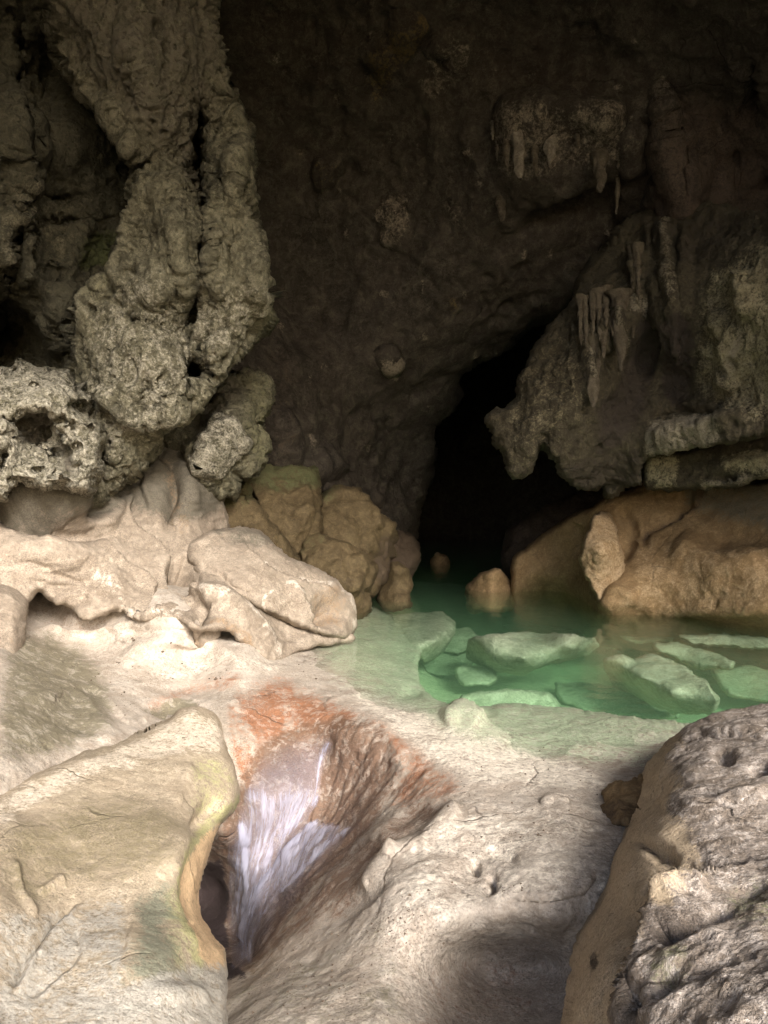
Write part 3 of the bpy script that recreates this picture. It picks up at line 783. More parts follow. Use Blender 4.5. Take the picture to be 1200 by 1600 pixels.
# ================================================================== LEFT SIDE
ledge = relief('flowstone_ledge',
    [(-600, 700), (-200, 690), (80, 720), (140, 740), (200, 700), (235, 680), (300, 690), (345, 720), (352, 790), (365, 845), (420, 900), (500, 950), (548, 985), (553, 1000), (520, 1006), (470, 1016), (442, 1034), (424, 1036),
     (402, 1024), (384, 1006), (352, 983), (318, 985), (300, 982), (278, 969), (224, 962), (184, 952), (172, 956), (130, 969), (112, 951), (82, 940), (60, 925), (38, 945), (-100, 960), (-600, 1020)],
    [(-500, 750, 8.0), (-500, 950, 6.2), (-200, 800, 8.0), (-200, 950, 7.0), (0, 780, 8.5), (60, 800, 8.3), (120, 790, 8.6), (0, 850, 8.0), (0, 925, 7.7), (84, 938, 8.05), (130, 965, 8.0), (100, 880, 8.2), (172, 953, 8.05),
     (224, 960, 8.0), (290, 970, 7.9), (340, 978, 8.1), (384, 1004, 8.25), (424, 1033, 8.45), (160, 830, 8.9), (190, 770, 9.8), (250, 830, 9.5), (250, 720, 10.4), (300, 760, 10.1), (180, 900, 8.45), (250, 900, 8.8), (300, 940, 8.5),
     (330, 935, 8.3), (380, 960, 8.6), (440, 1000, 9.0), (500, 990, 9.6), (550, 985, 10.25), (400, 900, 10.2), (350, 850, 10.6), (500, 920, 10.8), (320, 840, 10.0), (330, 720, 10.8)],
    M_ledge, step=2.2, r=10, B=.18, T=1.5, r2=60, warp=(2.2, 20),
    feats=[lip([(150, 838), (162, 862), (188, 880), (228, 900), (246, 920), (240, 932)], 12, .11, .16, side=-1),
           lip([(205, 770), (203, 799), (212, 827), (252, 850), (268, 878), (285, 884)], 12, .12, .18, side=-1),
           dent(288, 898, 20, 24, 1.3, -15, 4), lip([(186, 948), (226, 956), (260, 948), (290, 945)], 9, .09, .10, side=-1),
           ridge([(290, 935), (330, 930), (358, 940), (392, 975), (440, 1024)], 12, .14), dent(322, 957, 17, 14, .42, -20), lip([(40, 905), (90, 912), (140, 925), (180, 930)], 12, .03, .04), ridge([(0, 850), (80, 870), (150, 890), (200, 930)], 18, .08),
           ridge([(60, 832), (120, 860), (200, 872)], 26, .10), dent(80, 822, 80, 14, .36, 12), ridge([(0, 795), (60, 782), (140, 800)], 16, .26), lip([(0, 806), (50, 812), (110, 822), (150, 826)], 8, .05, .08),
           lip([(0, 810), (40, 828), (90, 838), (150, 836)], 9, .04, .05), ridge([(215, 800), (235, 760), (260, 730)], 26, .12), ridge([(300, 800), (296, 750), (300, 720)], 12, .08),
           dent(268, 780, 12, 45, .2, 5), dent(120, 945, 60, 6, .02), ridge([(84, 938), (120, 925), (160, 935)], 8, .06),
           dent(395, 1012, 14, 8, .05), lip([(255, 955), (300, 940), (320, 930)], 7, .04, .05), lip([(0, 870), (60, 880), (110, 905), (150, 912)], 8, .03, .04), lip([(230, 735), (222, 770), (236, 800)], 8, .05, .08), lip([(340, 1010), (380, 1018), (420, 1030)], 5, .02, .03), ridge([(120, 745), (180, 790), (150, 838)], 12, .1), dent(150, 800, 20, 14, .15), ridge([(350, 1000), (420, 1010), (500, 998)], 8, .03)],
    noise=[nz_fbm(.8, .06, 4), nz_fbm(.3, .03, 4, .5, 'ridged', (1, 1, 2.2)), nz_fbm(.06, .007, 3, .6)],
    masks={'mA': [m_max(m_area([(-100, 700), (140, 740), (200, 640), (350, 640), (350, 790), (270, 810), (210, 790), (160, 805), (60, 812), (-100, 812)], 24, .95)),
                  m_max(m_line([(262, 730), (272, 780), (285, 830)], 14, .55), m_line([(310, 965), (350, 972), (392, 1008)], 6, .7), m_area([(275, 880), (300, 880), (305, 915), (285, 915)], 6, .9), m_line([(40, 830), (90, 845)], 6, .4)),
                  m_max(m_line([(325, 932), (360, 940), (392, 975), (440, 1028)], 5, .6), m_line([(150, 905), (185, 925), (190, 940)], 10, .5), m_line([(186, 950), (226, 956), (290, 962)], 3, .5))]})
tag(ledge, 'smooth beige wave-like flowstone shelf with hollows under its lip, along the left side', 'rock ledge')

o = relief('slanting_boulder', [(300, 858), (306, 842), (335, 827), (375, 823), (408, 832), (425, 850), (455, 872), (500, 890), (528, 905), (545, 935), (553, 975), (551, 996), (535, 1000), (495, 990), (440, 970), (380, 940), (345, 932), (315, 932), (304, 915), (308, 895), (300, 875)],
    [(305, 850, 9.5), (310, 900, 9.1), (375, 830, 10.0), (340, 870, 9.3), (400, 900, 9.1), (370, 930, 8.9), (440, 880, 9.8), (450, 940, 9.2), (500, 900, 10.1), (490, 950, 9.5), (520, 945, 9.8), (520, 985, 9.55), (550, 990, 10.1), (440, 965, 9.1)],
    M_ledge, step=2.3, r=10, B=.35, T=1.2, r2=40, warp=(1.8, 16),
    feats=[lip([(378, 850), (400, 872), (440, 900), (500, 912), (530, 925)], 9, .09, .12, side=-1), ridge([(447, 915), (465, 930), (482, 960), (492, 968)], 6, .10),
           dent(512, 958, 22, 22, .25, 0), lip([(320, 880), (350, 900), (400, 935)], 8, .03, .04), lip([(340, 835), (380, 840), (420, 850)], 6, .03, .04), ridge([(540, 920), (550, 960), (552, 985)], 6, .05), ridge([(306, 845), (300, 880), (308, 915)], 5, .05)],
    noise=[nz_fbm(.6, .06, 4), nz_fbm(.15, .02, 4, .55, 'ridged'), nz_fbm(.05, .005, 3, .6)],
    masks={'mA': [m_max(m_area([(330, 822), (410, 828), (430, 850), (380, 852), (340, 840)], 10, .45)), m_max(m_area([(490, 925), (535, 915), (540, 985), (500, 975)], 10, .65)),
                  m_max(m_line([(447, 915), (465, 930), (482, 960)], 3, .8), m_line([(535, 915), (550, 960), (552, 995)], 2.5, .6), m_line([(420, 960), (412, 940), (425, 925)], 2.5, .8), m_line([(405, 866), (440, 893), (520, 908)], 3, .6))]})
tag(o, 'large pale slanting boulder tapering to the water on the left shore', 'boulder')

o = relief('rounded_rock', [(-500, 940), (-100, 915), (0, 913), (24, 922), (39, 942), (40, 985), (36, 1040), (30, 1090), (0, 1130), (-200, 1200), (-500, 1300)],
    [(-400, 1000, 5.0), (0, 920, 7.4), (30, 950, 7.3), (0, 1000, 6.9), (30, 1060, 6.8), (0, 1100, 6.4), (-200, 1000, 6.2), (-300, 1200, 4.8)],
    M_ledge, step=3, r=22, B=.35, T=1.0, noise=[nz_fbm(.5, .05, 4), nz_fbm(.1, .015, 3, .5, 'ridged')],
    masks={'mA': [m_line([(0, 0), (1, 1)], 1, 0), m_area([(10, 1000), (40, 1000), (40, 1100), (10, 1100)], 10, .4), m_line([(0, 0), (1, 1)], 1, 0)]})
tag(o, 'smooth bulging beige rock cut off by the left edge of the photo, below the shelf', 'rock')

o = relief('pitted_boulder', [(-500, 560), (-100, 545), (0, 572), (18, 575), (28, 560), (45, 566), (62, 574), (92, 575), (110, 576), (116, 594), (140, 612), (146, 628), (140, 648), (160, 668), (167, 690), (160, 712), (163, 735), (150, 752), (140, 778), (120, 772), (95, 764), (60, 764), (32, 758), (12, 770), (-20, 790), (-500, 850)],
    [(-400, 600, 6.3), (-400, 800, 6.3), (0, 590, 7.9), (100, 590, 8.3), (70, 640, 7.6), (140, 640, 8.1), (160, 690, 8.1), (60, 700, 8.0), (0, 700, 7.5), (0, 760, 7.6), (90, 750, 7.6), (140, 740, 7.9), (150, 770, 8.1)],
    M_pitted, step=2.0, r=16, B=.5, T=1.5, r2=60, warp=(4.0, 22),
    vfeats=[dent(52, 668, 34, 26, .5, 15, 4), dent(98, 710, 16, 34, .35, -25, 3), dent(124, 636, 20, 11, .4, 10, 3), dent(12, 655, 10, 8, .25), dent(112, 668, 8, 10, .2), dent(92, 655, 10, 6, .2), dent(100, 755, 10, 7, .2), dent(60, 735, 10, 6, .15), dent(5, 720, 6, 16, .3), dent(60, 605, 12, 7, .15), dent(120, 700, 6, 8, .15)],
    noise=[nz_fbm(.6, .09, 4), nz_pits(.30, .18, .42), nz_fbm(.2, .02, 4, .6), nz_pits(.13, .08, .42), nz_pits(.07, .04, .40)],
    masks={'mA': [m_max(m_area([(-100, 560), (120, 570), (170, 690), (150, 780), (-100, 790)], 20, .55)), m_line([(0, 0), (1, 1)], 1, 0), m_max(m_area([(30, 650), (60, 640), (85, 660), (60, 690), (30, 690)], 8, .8), m_area([(90, 690), (105, 690), (115, 740), (100, 740)], 8, .7))]})
tag(o, 'pale heavily pitted limestone boulder with dark hollows at the left edge above the shelf', 'boulder')

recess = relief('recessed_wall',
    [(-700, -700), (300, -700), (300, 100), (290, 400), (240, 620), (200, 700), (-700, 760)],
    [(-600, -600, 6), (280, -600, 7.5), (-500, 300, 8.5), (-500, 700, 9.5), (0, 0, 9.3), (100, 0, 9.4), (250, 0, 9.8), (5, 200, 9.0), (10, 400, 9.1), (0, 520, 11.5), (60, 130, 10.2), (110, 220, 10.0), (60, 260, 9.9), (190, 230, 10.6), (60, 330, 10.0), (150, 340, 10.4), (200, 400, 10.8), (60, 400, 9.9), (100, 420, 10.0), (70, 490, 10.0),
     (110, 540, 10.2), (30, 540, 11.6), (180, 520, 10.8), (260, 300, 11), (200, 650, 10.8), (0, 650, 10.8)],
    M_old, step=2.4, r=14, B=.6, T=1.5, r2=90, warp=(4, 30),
    vfeats=[dent(20, 300, 6, 240, .9, 3, 3), dent(207, 245, 17, 30, .8, -20, 3), dent(70, 120, 22, 70, .4, 8, 2), dent(65, 306, 46, 6, .3, 5, 2), dent(100, 345, 50, 5, .2, -4, 2), dent(25, 530, 34, 44, .8, 0, 3), dent(150, 400, 20, 70, .4, 10, 2), dent(80, 424, 30, 5, .2, 10, 2)],
    feats=[ridge([(5, 100), (12, 250), (22, 400), (10, 440)], 12, .25), ridge([(40, 180), (45, 260)], 14, .15), ridge([(110, 440), (90, 500), (100, 560)], 16, .15), ridge([(130, 150), (200, 200), (215, 240)], 8, .2)],
    noise=[nz_fbm(1.4, .22, 4), nz_fbm(.7, .12, 5, .55, 'ridged', (1, 1, .5)), nz_pits(.40, .16, .42, (1, 1, .7)), nz_pits(.18, .08, .42), nz_pits(.09, .03, .40)],
    masks={'mA': [m_max(m_area([(0, 280), (30, 300), (25, 440), (0, 440)], 12, .5), m_area([(40, 300), (120, 290), (110, 410), (60, 420)], 20, .3)), m_area([(140, 360), (200, 370), (170, 430), (120, 420)], 20, .9), m_area([(180, 200), (215, 220), (215, 270), (190, 270)], 10, .6)]})
tag(recess, 'dark rough rock face set back behind the hanging spur at the upper left', 'rock wall')
hang = relief('hanging_rock',
    [(40, -700), (330, -700), (332, -20), (338, 60), (344, 110), (348, 165), (366, 188), (384, 200), (394, 235), (395, 300), (392, 365), (402, 400), (412, 425), (415, 460), (424, 490), (416, 515), (400, 535), (380, 558), (352, 580), (332, 604), (322, 628), (300, 645), (276, 655), (258, 668),
     (244, 690), (232, 708), (208, 728), (188, 746), (166, 770), (150, 780), (138, 780), (124, 760), (124, 700), (112, 640), (106, 590), (118, 548), (136, 500), (140, 468), (164, 438), (180, 415), (188, 380), (206, 340), (216, 300), (222, 270), (212, 240), (190, 210), (160, 185), (132, 160), (110, 125), (92, 70), (80, 0)],
    [(60, -600, 6.2), (300, -600, 6.4), (100, 0, 8.8), (230, 0, 8.7), (330, 0, 9.3), (330, 100, 9.3), (200, 80, 8.7), (110, 90, 9.2), (160, 165, 9.2), (230, 200, 8.95), (225, 280, 9.2), (250, 290, 8.8), (390, 210, 9.7), (365, 260, 9.2), (392, 350, 9.5), (350, 330, 9.1), (310, 250, 9.6), (195, 390, 9.2), (150, 470, 9.3),
     (200, 480, 8.9), (250, 450, 8.75), (292, 470, 9.4), (288, 540, 9.25), (340, 450, 9.0), (380, 430, 9.15), (415, 480, 9.5), (395, 530, 9.5), (120, 590, 9.2), (150, 590, 8.9), (220, 560, 8.65), (250, 630, 8.85), (300, 620, 9.3), (350, 540, 9.1), (130, 650, 9.0), (180, 700, 8.85), (150, 770, 9.0), (225, 700, 9.2)],
    M_pitted, step=2.0, r=12, B=.5, T=1.4, r2=90, warp=(4.0, 30),
    vfeats=[dent(310, 245, 21, 80, 1.3, -3, 4), dent(316, 385, 12, 34, .8, 0, 3), dent(292, 485, 11, 38, .6, 0, 3), dent(300, 576, 25, 22, 1.3, 0, 4), dent(345, 280, 12, 10, .2, 0, 3), dent(355, 388, 7, 9, .25, 0, 3), dent(280, 620, 8, 10, .3, 0, 3), dent(160, 705, 14, 40, .4, 0, 3), dent(210, 500, 9, 6, .15), dent(190, 545, 12, 8, .15, 30), dent(235, 610, 14, 8, .2, 40)],
    feats=[ridge([(240, 275), (222, 340), (200, 420), (155, 480), (130, 560)], 11, .2), ridge([(385, 210), (362, 280), (372, 360), (390, 440), (408, 490)], 11, .18), ridge([(272, 320), (280, 420), (262, 520)], 9, .12),
           ridge([(100, 60), (160, 150), (235, 250)], 10, .15), ridge([(330, 60), (345, 160), (385, 220)], 9, .16), ridge([(180, 40), (230, 130), (262, 230)], 12, .06),
           ridge([(150, 600), (200, 650), (250, 645), (290, 630)], 12, .12)],
    noise=[nz_fbm(1.4, .20, 4), nz_fbm(.6, .15, 5, .6, 'ridged', (1, 1, .4)), nz_pits(.50, .26, .42, (1, 1, .45)), nz_pits(.20, .16, .42, (1, 1, .6)), nz_pits(.10, .08, .42), nz_fbm(.12, .015, 3)],
    masks={'mA': [m_area([(150, 480), (240, 420), (300, 460), (400, 430), (425, 490), (340, 590), (250, 680), (160, 780), (120, 640)], 50, .40),  # lower part painted paler as if lit
                  m_max(m_area([(405, 430), (430, 480), (424, 520), (405, 500)], 8, .6), m_area([(150, 430), (200, 400), (190, 470), (150, 490)], 16, .4)),
                  m_max(m_area([(60, -100), (345, -100), (350, 170), (310, 330), (250, 260), (180, 180), (100, 90)], 50, .62), m_area([(150, 660), (185, 660), (175, 750), (145, 750)], 15, .5))]})  # painted shade: fade to dark at the top, and a low hollow
tag(hang, 'huge pitted rock spur hanging from the roof on the left, with ribs and holes', 'rock outcrop')

o = relief('mossy_rock', [(240, 690), (270, 668), (330, 640), (350, 600), (395, 585), (425, 600), (418, 640), (412, 680), (418, 712), (398, 738), (372, 748), (366, 775), (330, 772), (314, 760), (318, 720), (290, 706), (262, 700)],
    [(260, 690, 10.6), (330, 660, 10.9), (350, 620, 11.2), (400, 610, 11.4), (355, 670, 10.3), (325, 730, 10.2), (345, 700, 10.2), (385, 700, 10.7), (410, 700, 11), (340, 760, 10.5), (410, 650, 11.3)],
    M_pitted, step=2.1, r=7, B=.4, T=1.4, warp=(5, 22),
    feats=[ridge([(356, 660), (335, 700), (320, 740)], 12, .15), ridge([(358, 662), (385, 700)], 10, .1), dent(400, 660, 14, 22, .15)],
    noise=[nz_fbm(.9, .16, 4), nz_fbm(.5, .14, 5, .6, 'ridged'), nz_pits(.25, .08, .42), nz_fbm(.15, .02, 4, .6)],
    masks={'mA': [m_area([(352, 655), (385, 690), (350, 735), (318, 745), (316, 705)], 8, .55), m_max(m_area([(370, 600), (420, 590), (425, 720), (390, 740), (375, 700)], 20, .6)), m_max(m_area([(240, 700), (300, 690), (310, 740), (260, 760)], 12, .5), m_area([(290, 640), (360, 600), (400, 610), (360, 650), (310, 700)], 16, .6))]})
tag(o, 'jagged green tinged rock with a pale facet, wedged behind the hanging rock curtain', 'rock')

for pl, ct, ft, mk, lb in [
 ([(318, 775), (345, 755), (380, 745), (400, 790), (420, 825), (450, 850), (470, 880), (450, 900), (400, 890), (340, 850), (318, 820)],
  [(325, 785, 11.2), (370, 760, 11.6), (360, 820, 11.2), (400, 800, 11.5), (440, 860, 11.5), (400, 870, 11.0)], [dent(385, 770, 6, 16, .3, -30)],
  [m_area([(310, 750), (400, 740), (400, 790), (320, 800)], 15, .5), m_line([(0, 0), (1, 1)], 1, 0)], 'smooth yellowish tan boulder right behind the pale slanting boulder'),
 ([(382, 752), (400, 735), (440, 728), (490, 732), (500, 770), (500, 830), (490, 850), (465, 870), (440, 850), (415, 822), (396, 792)],
  [(400, 750, 12.6), (450, 745, 12.8), (490, 760, 13.0), (430, 800, 12.2), (470, 820, 12.3), (465, 860, 12.3)], [ridge([(470, 760), (478, 800), (460, 840)], 10, .15), dent(393, 780, 6, 20, .4, -35)],
  [m_area([(380, 720), (500, 725), (500, 765), (400, 770)], 14, .7), m_line([(0, 0), (1, 1)], 1, 0)], 'tall tan boulder left of the dark crack, with a shaggy mossy top'),
 ([(498, 780), (520, 764), (560, 768), (580, 790), (618, 818), (620, 840), (615, 870), (600, 900), (585, 930), (560, 930), (530, 870), (505, 840)],
  [(505, 790, 13.2), (550, 780, 13.3), (600, 825, 13.4), (550, 840, 12.9), (600, 870, 13.5), (575, 910, 13.2)], [ridge([(560, 775), (590, 830)], 12, .1)],
  [m_area([(490, 760), (530, 755), (530, 780), (500, 790)], 12, .5), m_area([(590, 840), (625, 840), (600, 920), (575, 900)], 12, .7)], 'brown boulder right of the dark crack, sloping to the black passage'),
 ([(464, 865), (478, 842), (500, 836), (530, 845), (562, 858), (582, 872), (585, 895), (572, 925), (580, 948), (560, 972), (535, 960), (500, 930), (468, 905)],
  [(470, 870, 12.2), (500, 845, 12.2), (560, 865, 12.3), (520, 890, 11.8), (545, 920, 11.8), (578, 900, 12.4), (550, 955, 12.1)], [ridge([(555, 870), (560, 890), (545, 930)], 8, .12), ridge([(480, 880), (530, 900)], 10, .08)],
  [m_area([(460, 840), (520, 835), (500, 860), (470, 880)], 12, .35), m_line([(0, 0), (1, 1)], 1, 0)], 'rounded tan boulder at the water behind the end of the pale slanting boulder'),
 ([(600, 850), (620, 832), (645, 840), (655, 862), (640, 900), (600, 900)],
  [(610, 850, 15.2), (640, 850, 15.4), (625, 880, 15)], [], [m_line([(0, 0), (1, 1)], 1, 0), m_area([(590, 820), (670, 820), (670, 910), (590, 910)], 10, 1)], 'dark brown boulder at the left side of the black passage mouth')]:
    o = relief('tan_boulder', pl, ct, M_tan, step=2.1, r=8, B=.5, T=1.6, r2=35, warp=(3, 20), feats=ft,
               noise=[nz_fbm(.9, .14, 4), nz_fbm(.4, .08, 5, .6, 'ridged'), nz_pits(.3, .05, .4), nz_fbm(.07, .012, 3)], masks={'mA': mk})
    tag(o, lb, 'boulder', 'tan boulders on the left bank')

# ================================================================== FOREGROUND LEFT LOBE
lobe = relief('rounded_ledge',
    [(-900, 1330), (-300, 1290), (0, 1232), (60, 1205), (125, 1178), (180, 1160), (235, 1132), (262, 1122), (285, 1106), (310, 1103), (335, 1112), (346, 1130), (352, 1160), (368, 1200), (373, 1240), (370, 1262), (346, 1288), (332, 1320), (320, 1362), (312, 1400), (316, 1432), (334, 1462), (350, 1482), (356, 1515), (356, 1545),
     (358, 1600), (352, 1700), (300, 2600), (-900, 2600)],
    [(-600, 1500, 2.2), (-300, 1340, 3.3), (-300, 1600, 2.1), (0, 1240, 4.25), (0, 1300, 3.75), (125, 1185, 4.95), (235, 1138, 5.75), (310, 1110, 6.15), (345, 1150, 5.8), (100, 1250, 4.3), (200, 1220, 4.75), (280, 1180, 5.3), (340, 1220, 5.2), (370, 1245, 5.2), (100, 1330, 3.85), (200, 1320, 3.98), (270, 1300, 4.2),
     (330, 1310, 4.7), (280, 1350, 4.0), (240, 1400, 3.68), (296, 1400, 4.05), (150, 1420, 3.45), (50, 1400, 3.4), (0, 1430, 3.1), (100, 1480, 3.12), (200, 1500, 3.05), (270, 1480, 3.3), (330, 1470, 3.85), (300, 1530, 3.2), (350, 1540, 3.35), (200, 1600, 2.75), (0, 1600, 2.6), (350, 1600, 3.05), (0, 2000, 1.6), (300, 2000, 1.8), (200, 2500, 1.2), (-600, 2400, 1.1)],
    M_lobe, step=2.5, r=15, B=.30, T=1.2, r2=80, warp=(2.0, 24),
    feats=[lip([(20, 1545), (50, 1500), (85, 1450), (130, 1405)], 10, .03, .05, side=-1), ridge([(300, 1285), (270, 1340), (262, 1400), (285, 1460), (330, 1510)], 16, .05), dent(322, 1275, 16, 30, .08, 25),
           ridge([(20, 1340), (32, 1400), (60, 1430)], 7, .025), ridge([(60, 1395), (100, 1375)], 7, .025), dent(240, 1128, 30, 6, .05, -25), dent(260, 1112, 10, 5, .05, -20),
           lip([(125, 1440), (128, 1490), (95, 1530), (50, 1560)], 8, .012, .018), lip([(200, 1400), (205, 1440), (195, 1500)], 7, .008, .012), ridge([(230, 1560), (330, 1555)], 14, .02), ridge([(300, 1190), (275, 1260)], 10, .02)],
    noise=[nz_fbm(.7, .035, 4), nz_fbm(.2, .008, 5, .6), nz_fbm(.035, .003, 3, .6), nz_pits(.05, .004, .4)],
    masks={'mA': [m_max(m_area([(0, 1310), (100, 1255), (200, 1240), (290, 1270), (270, 1340), (220, 1370), (120, 1385), (60, 1410), (0, 1400)], 45, .72)),
                  m_max(m_line([(372, 1250), (345, 1275), (300, 1320), (280, 1360), (270, 1410), (280, 1460), (310, 1510), (300, 1540)], 12, .8), m_area([(300, 1180), (350, 1190), (370, 1240), (330, 1270), (300, 1260)], 15, .5), m_line([(260, 1400), (268, 1470), (285, 1530)], 14, .6)),
                  m_area([(345, 1286), (316, 1308), (292, 1340), (277, 1385), (280, 1440), (300, 1490), (335, 1520), (356, 1500), (340, 1470), (322, 1435), (314, 1400), (322, 1355), (336, 1315)], 9, 1)],
           'mB': [m_max(m_area([(215, 1410), (255, 1380), (262, 1440), (280, 1510), (270, 1570), (200, 1530), (215, 1450)], 28, .8), m_line([(310, 1550), (230, 1580), (150, 1590)], 12, .5), m_line([(160, 1500), (190, 1540)], 8, .5)),
                  m_max(m_area([(0, 1245), (125, 1190), (235, 1140), (300, 1110), (345, 1130), (350, 1170), (290, 1180), (200, 1200), (100, 1230), (0, 1290)], 14, .7), m_area([(100, 1530), (170, 1540), (160, 1580), (110, 1570)], 8, .5)),
                  m_max(m_area([(-50, 1440), (60, 1430), (190, 1400), (200, 1500), (160, 1640), (-50, 1640)], 24, .6), m_area([(150, 1560), (355, 1500), (360, 1640), (150, 1640)], 20, .8))]})
tag(lobe, 'large rounded rock lobe with an ochre and yellow-green band curling round the fall, bottom left', 'rock ledge')

# ================================================================== WATERFALL
def fall_mat(white):
    m = bpy.data.materials.new('falling_water' if white else 'thin_running_water'); m.use_nodes = True; nt = m.node_tree
    bs = nt.nodes['Principled BSDF']
    at = N(nt, 'ShaderNodeAttribute'); at.attribute_name = 'mA'
    sc_ = N(nt, 'ShaderNodeSeparateColor'); nt.links.new(at.outputs['Color'], sc_.inputs[0])
    uv = N(nt, 'ShaderNodeUVMap')
    mp = N(nt, 'ShaderNodeMapping'); mp.inputs['Scale'].default_value = (34, 7, 1); nt.links.new(uv.outputs[0], mp.inputs[0])
    n1 = noise_tex(nt, mp.outputs[0], 1.0, 6, 0.65, 0.5)
    mp2 = N(nt, 'ShaderNodeMapping'); mp2.inputs['Scale'].default_value = (150, 22, 1); nt.links.new(uv.outputs[0], mp2.inputs[0])
    n2 = noise_tex(nt, mp2.outputs[0], 1.0, 5, 0.7, 0.8)
    # foam density: painted whitewater times the streaks
    s = math_n(nt, 'ADD', math_n(nt, 'MULTIPLY', n1.outputs[0], 0.65), math_n(nt, 'MULTIPLY', n2.outputs[0], 0.35))
    f = math_n(nt, 'SUBTRACT', math_n(nt, 'ADD', s, math_n(nt, 'MULTIPLY', sc_.outputs[0], 0.6)), 0.66)
    f = math_n(nt, 'MULTIPLY', f, 2.6, True)
    edge = math_n(nt, 'MULTIPLY', math_n(nt, 'ADD', sc_.outputs[1], math_n(nt, 'MULTIPLY', math_n(nt, 'SUBTRACT', s, 0.62), 2.2)), 2.0, True)
    edge = math_n(nt, 'MULTIPLY', edge, math_n(nt, 'MULTIPLY', sc_.outputs[1], 5.0, True))
    f = math_n(nt, 'MULTIPLY', f, edge)
    body = math_n(nt, 'MULTIPLY', math_n(nt, 'MULTIPLY', sc_.outputs[2], 0.42), edge)
    alpha = math_n(nt, 'MAXIMUM', math_n(nt, 'MULTIPLY', f, 0.66), body)
    col = mixc(nt, f, (0.30, 0.28, 0.34), (0.60, 0.62, 0.80))
    nt.links.new(col, bs.inputs['Base Color']); nt.links.new(alpha, bs.inputs['Alpha'])
    bs.inputs['Roughness'].default_value = 0.22; bs.inputs['IOR'].default_value = 1.33
    b = N(nt, 'ShaderNodeBump'); b.inputs['Strength'].default_value = 0.6; b.inputs['Distance'].default_value = 0.015
    nt.links.new(s, b.inputs['Height']); nt.links.new(b.outputs[0], bs.inputs['Normal'])
    return m
M_fall = fall_mat(True)
def stream(name, poly, white, body, parent, lift=0.035, conv=(372.0, 1600.0)):
    poly = catmull(poly, 3)
    U = np.arange(poly[:, 0].min() - 4, poly[:, 0].max() + 4, 2.5); Vv = np.arange(poly[:, 1].min() - 4, poly[:, 1].max() + 4, 2.5)
    gu, gv = np.meshgrid(U, Vv); u = gu.ravel(); v = gv.ravel()
    q = np.stack([u, v, 0 * u], -1)
    S = sdf(u + 4 * fbm(q, 18, 3), v, poly)
    Pm = surf('cave_floor', u, v)
    G_ = Pm.reshape(gu.shape + (3,))
    for _ in range(3):
        G2 = np.pad(G_, ((1, 1), (1, 1), (0, 0)), 'edge'); G_ = (G2[:-2, 1:-1] + G2[2:, 1:-1] + G2[1:-1, :-2] + G2[1:-1, 2:] + 2 * G_) / 6
    Pm = G_.reshape(-1, 3)
    n = grid_normals(Pm.reshape(gu.shape + (3,))).reshape(-1, 3)
    a = np.arctan2(u - conv[0], conv[1] - v); r = np.hypot(u - conv[0], v - conv[1])
    qa = np.stack([a * 14, r / 60, 0 * a], -1)
    soft = sstep(0, 30, S)
    Pm = Pm + n * ((lift + 0.02 * fbm(qa, 1, 3) + 0.015 * fbm(qa * 3, 1, 2)) * (0.2 + 0.8 * soft))[:, None]
    keep = S > -2
    idx = -np.ones(len(u), int); idx[keep] = np.arange(keep.sum()); idx = idx.reshape(gu.shape)
    A, B_, C_, D_ = idx[:-1, :-1], idx[1:, :-1], idx[1:, 1:], idx[:-1, 1:]
    ok = (A >= 0) & (B_ >= 0) & (C_ >= 0) & (D_ >= 0)
    Fq = np.stack([A[ok], B_[ok], C_[ok], D_[ok]], -1)
    mk = np.stack([np.clip(white(u, v), 0, 1), soft, np.clip(body(u, v), 0, 1) * soft], -1)[keep]
    o = mk_mesh(name, Pm[keep], Fq, M_fall, parent, {'mA': mk})
    uvl = o.data.uv_layers.new(name='UVMap')
    uvv = np.stack([a, r / 600], -1)[keep]
    li = np.empty(len(o.data.loops), np.int32); o.data.loops.foreach_get('vertex_index', li)
    uvl.data.foreach_set('uv', uvv[li].astype(np.float32).ravel())
    return o
fall = bpy.data.objects.new('waterfall', None); scene.collection.objects.link(fall)
fp = P1(380, 1500, -1.1); fall.location = Vector(fp)
tag(fall, 'small white waterfall pouring in two streams over brown rock into a dark hole', 'waterfall')
bpy.context.view_layer.update()
stream('curtain_stream', [(420, 1150), (470, 1138), (530, 1130), (548, 1150), (528, 1200), (510, 1240), (512, 1285), (490, 1330), (455, 1380), (425, 1420), (415, 1460), (408, 1510), (388, 1540), (352, 1538), (342, 1480), (346, 1400), (340, 1350), (350, 1295), (362, 1250), (385, 1195)],
       m_max(m_area([(375, 1262), (400, 1240), (490, 1215), (492, 1275), (450, 1330), (420, 1400), (400, 1500), (365, 1510), (360, 1400), (355, 1330)], 24, .7), m_line([(372, 1290), (385, 1340), (392, 1400), (388, 1480)], 9, 1.0), m_line([(400, 1420), (384, 1500)], 14, .75), m_line([(520, 1165), (500, 1200), (487, 1260)], 9, .7), m_line([(395, 1250), (440, 1258), (488, 1250)], 26, .7)),
       m_max(m_area([(410, 1200), (515, 1165), (500, 1230), (380, 1260)], 34, .8), m_area([(360, 1280), (480, 1280), (410, 1420), (395, 1526), (350, 1526), (355, 1400)], 12, .6)), fall)
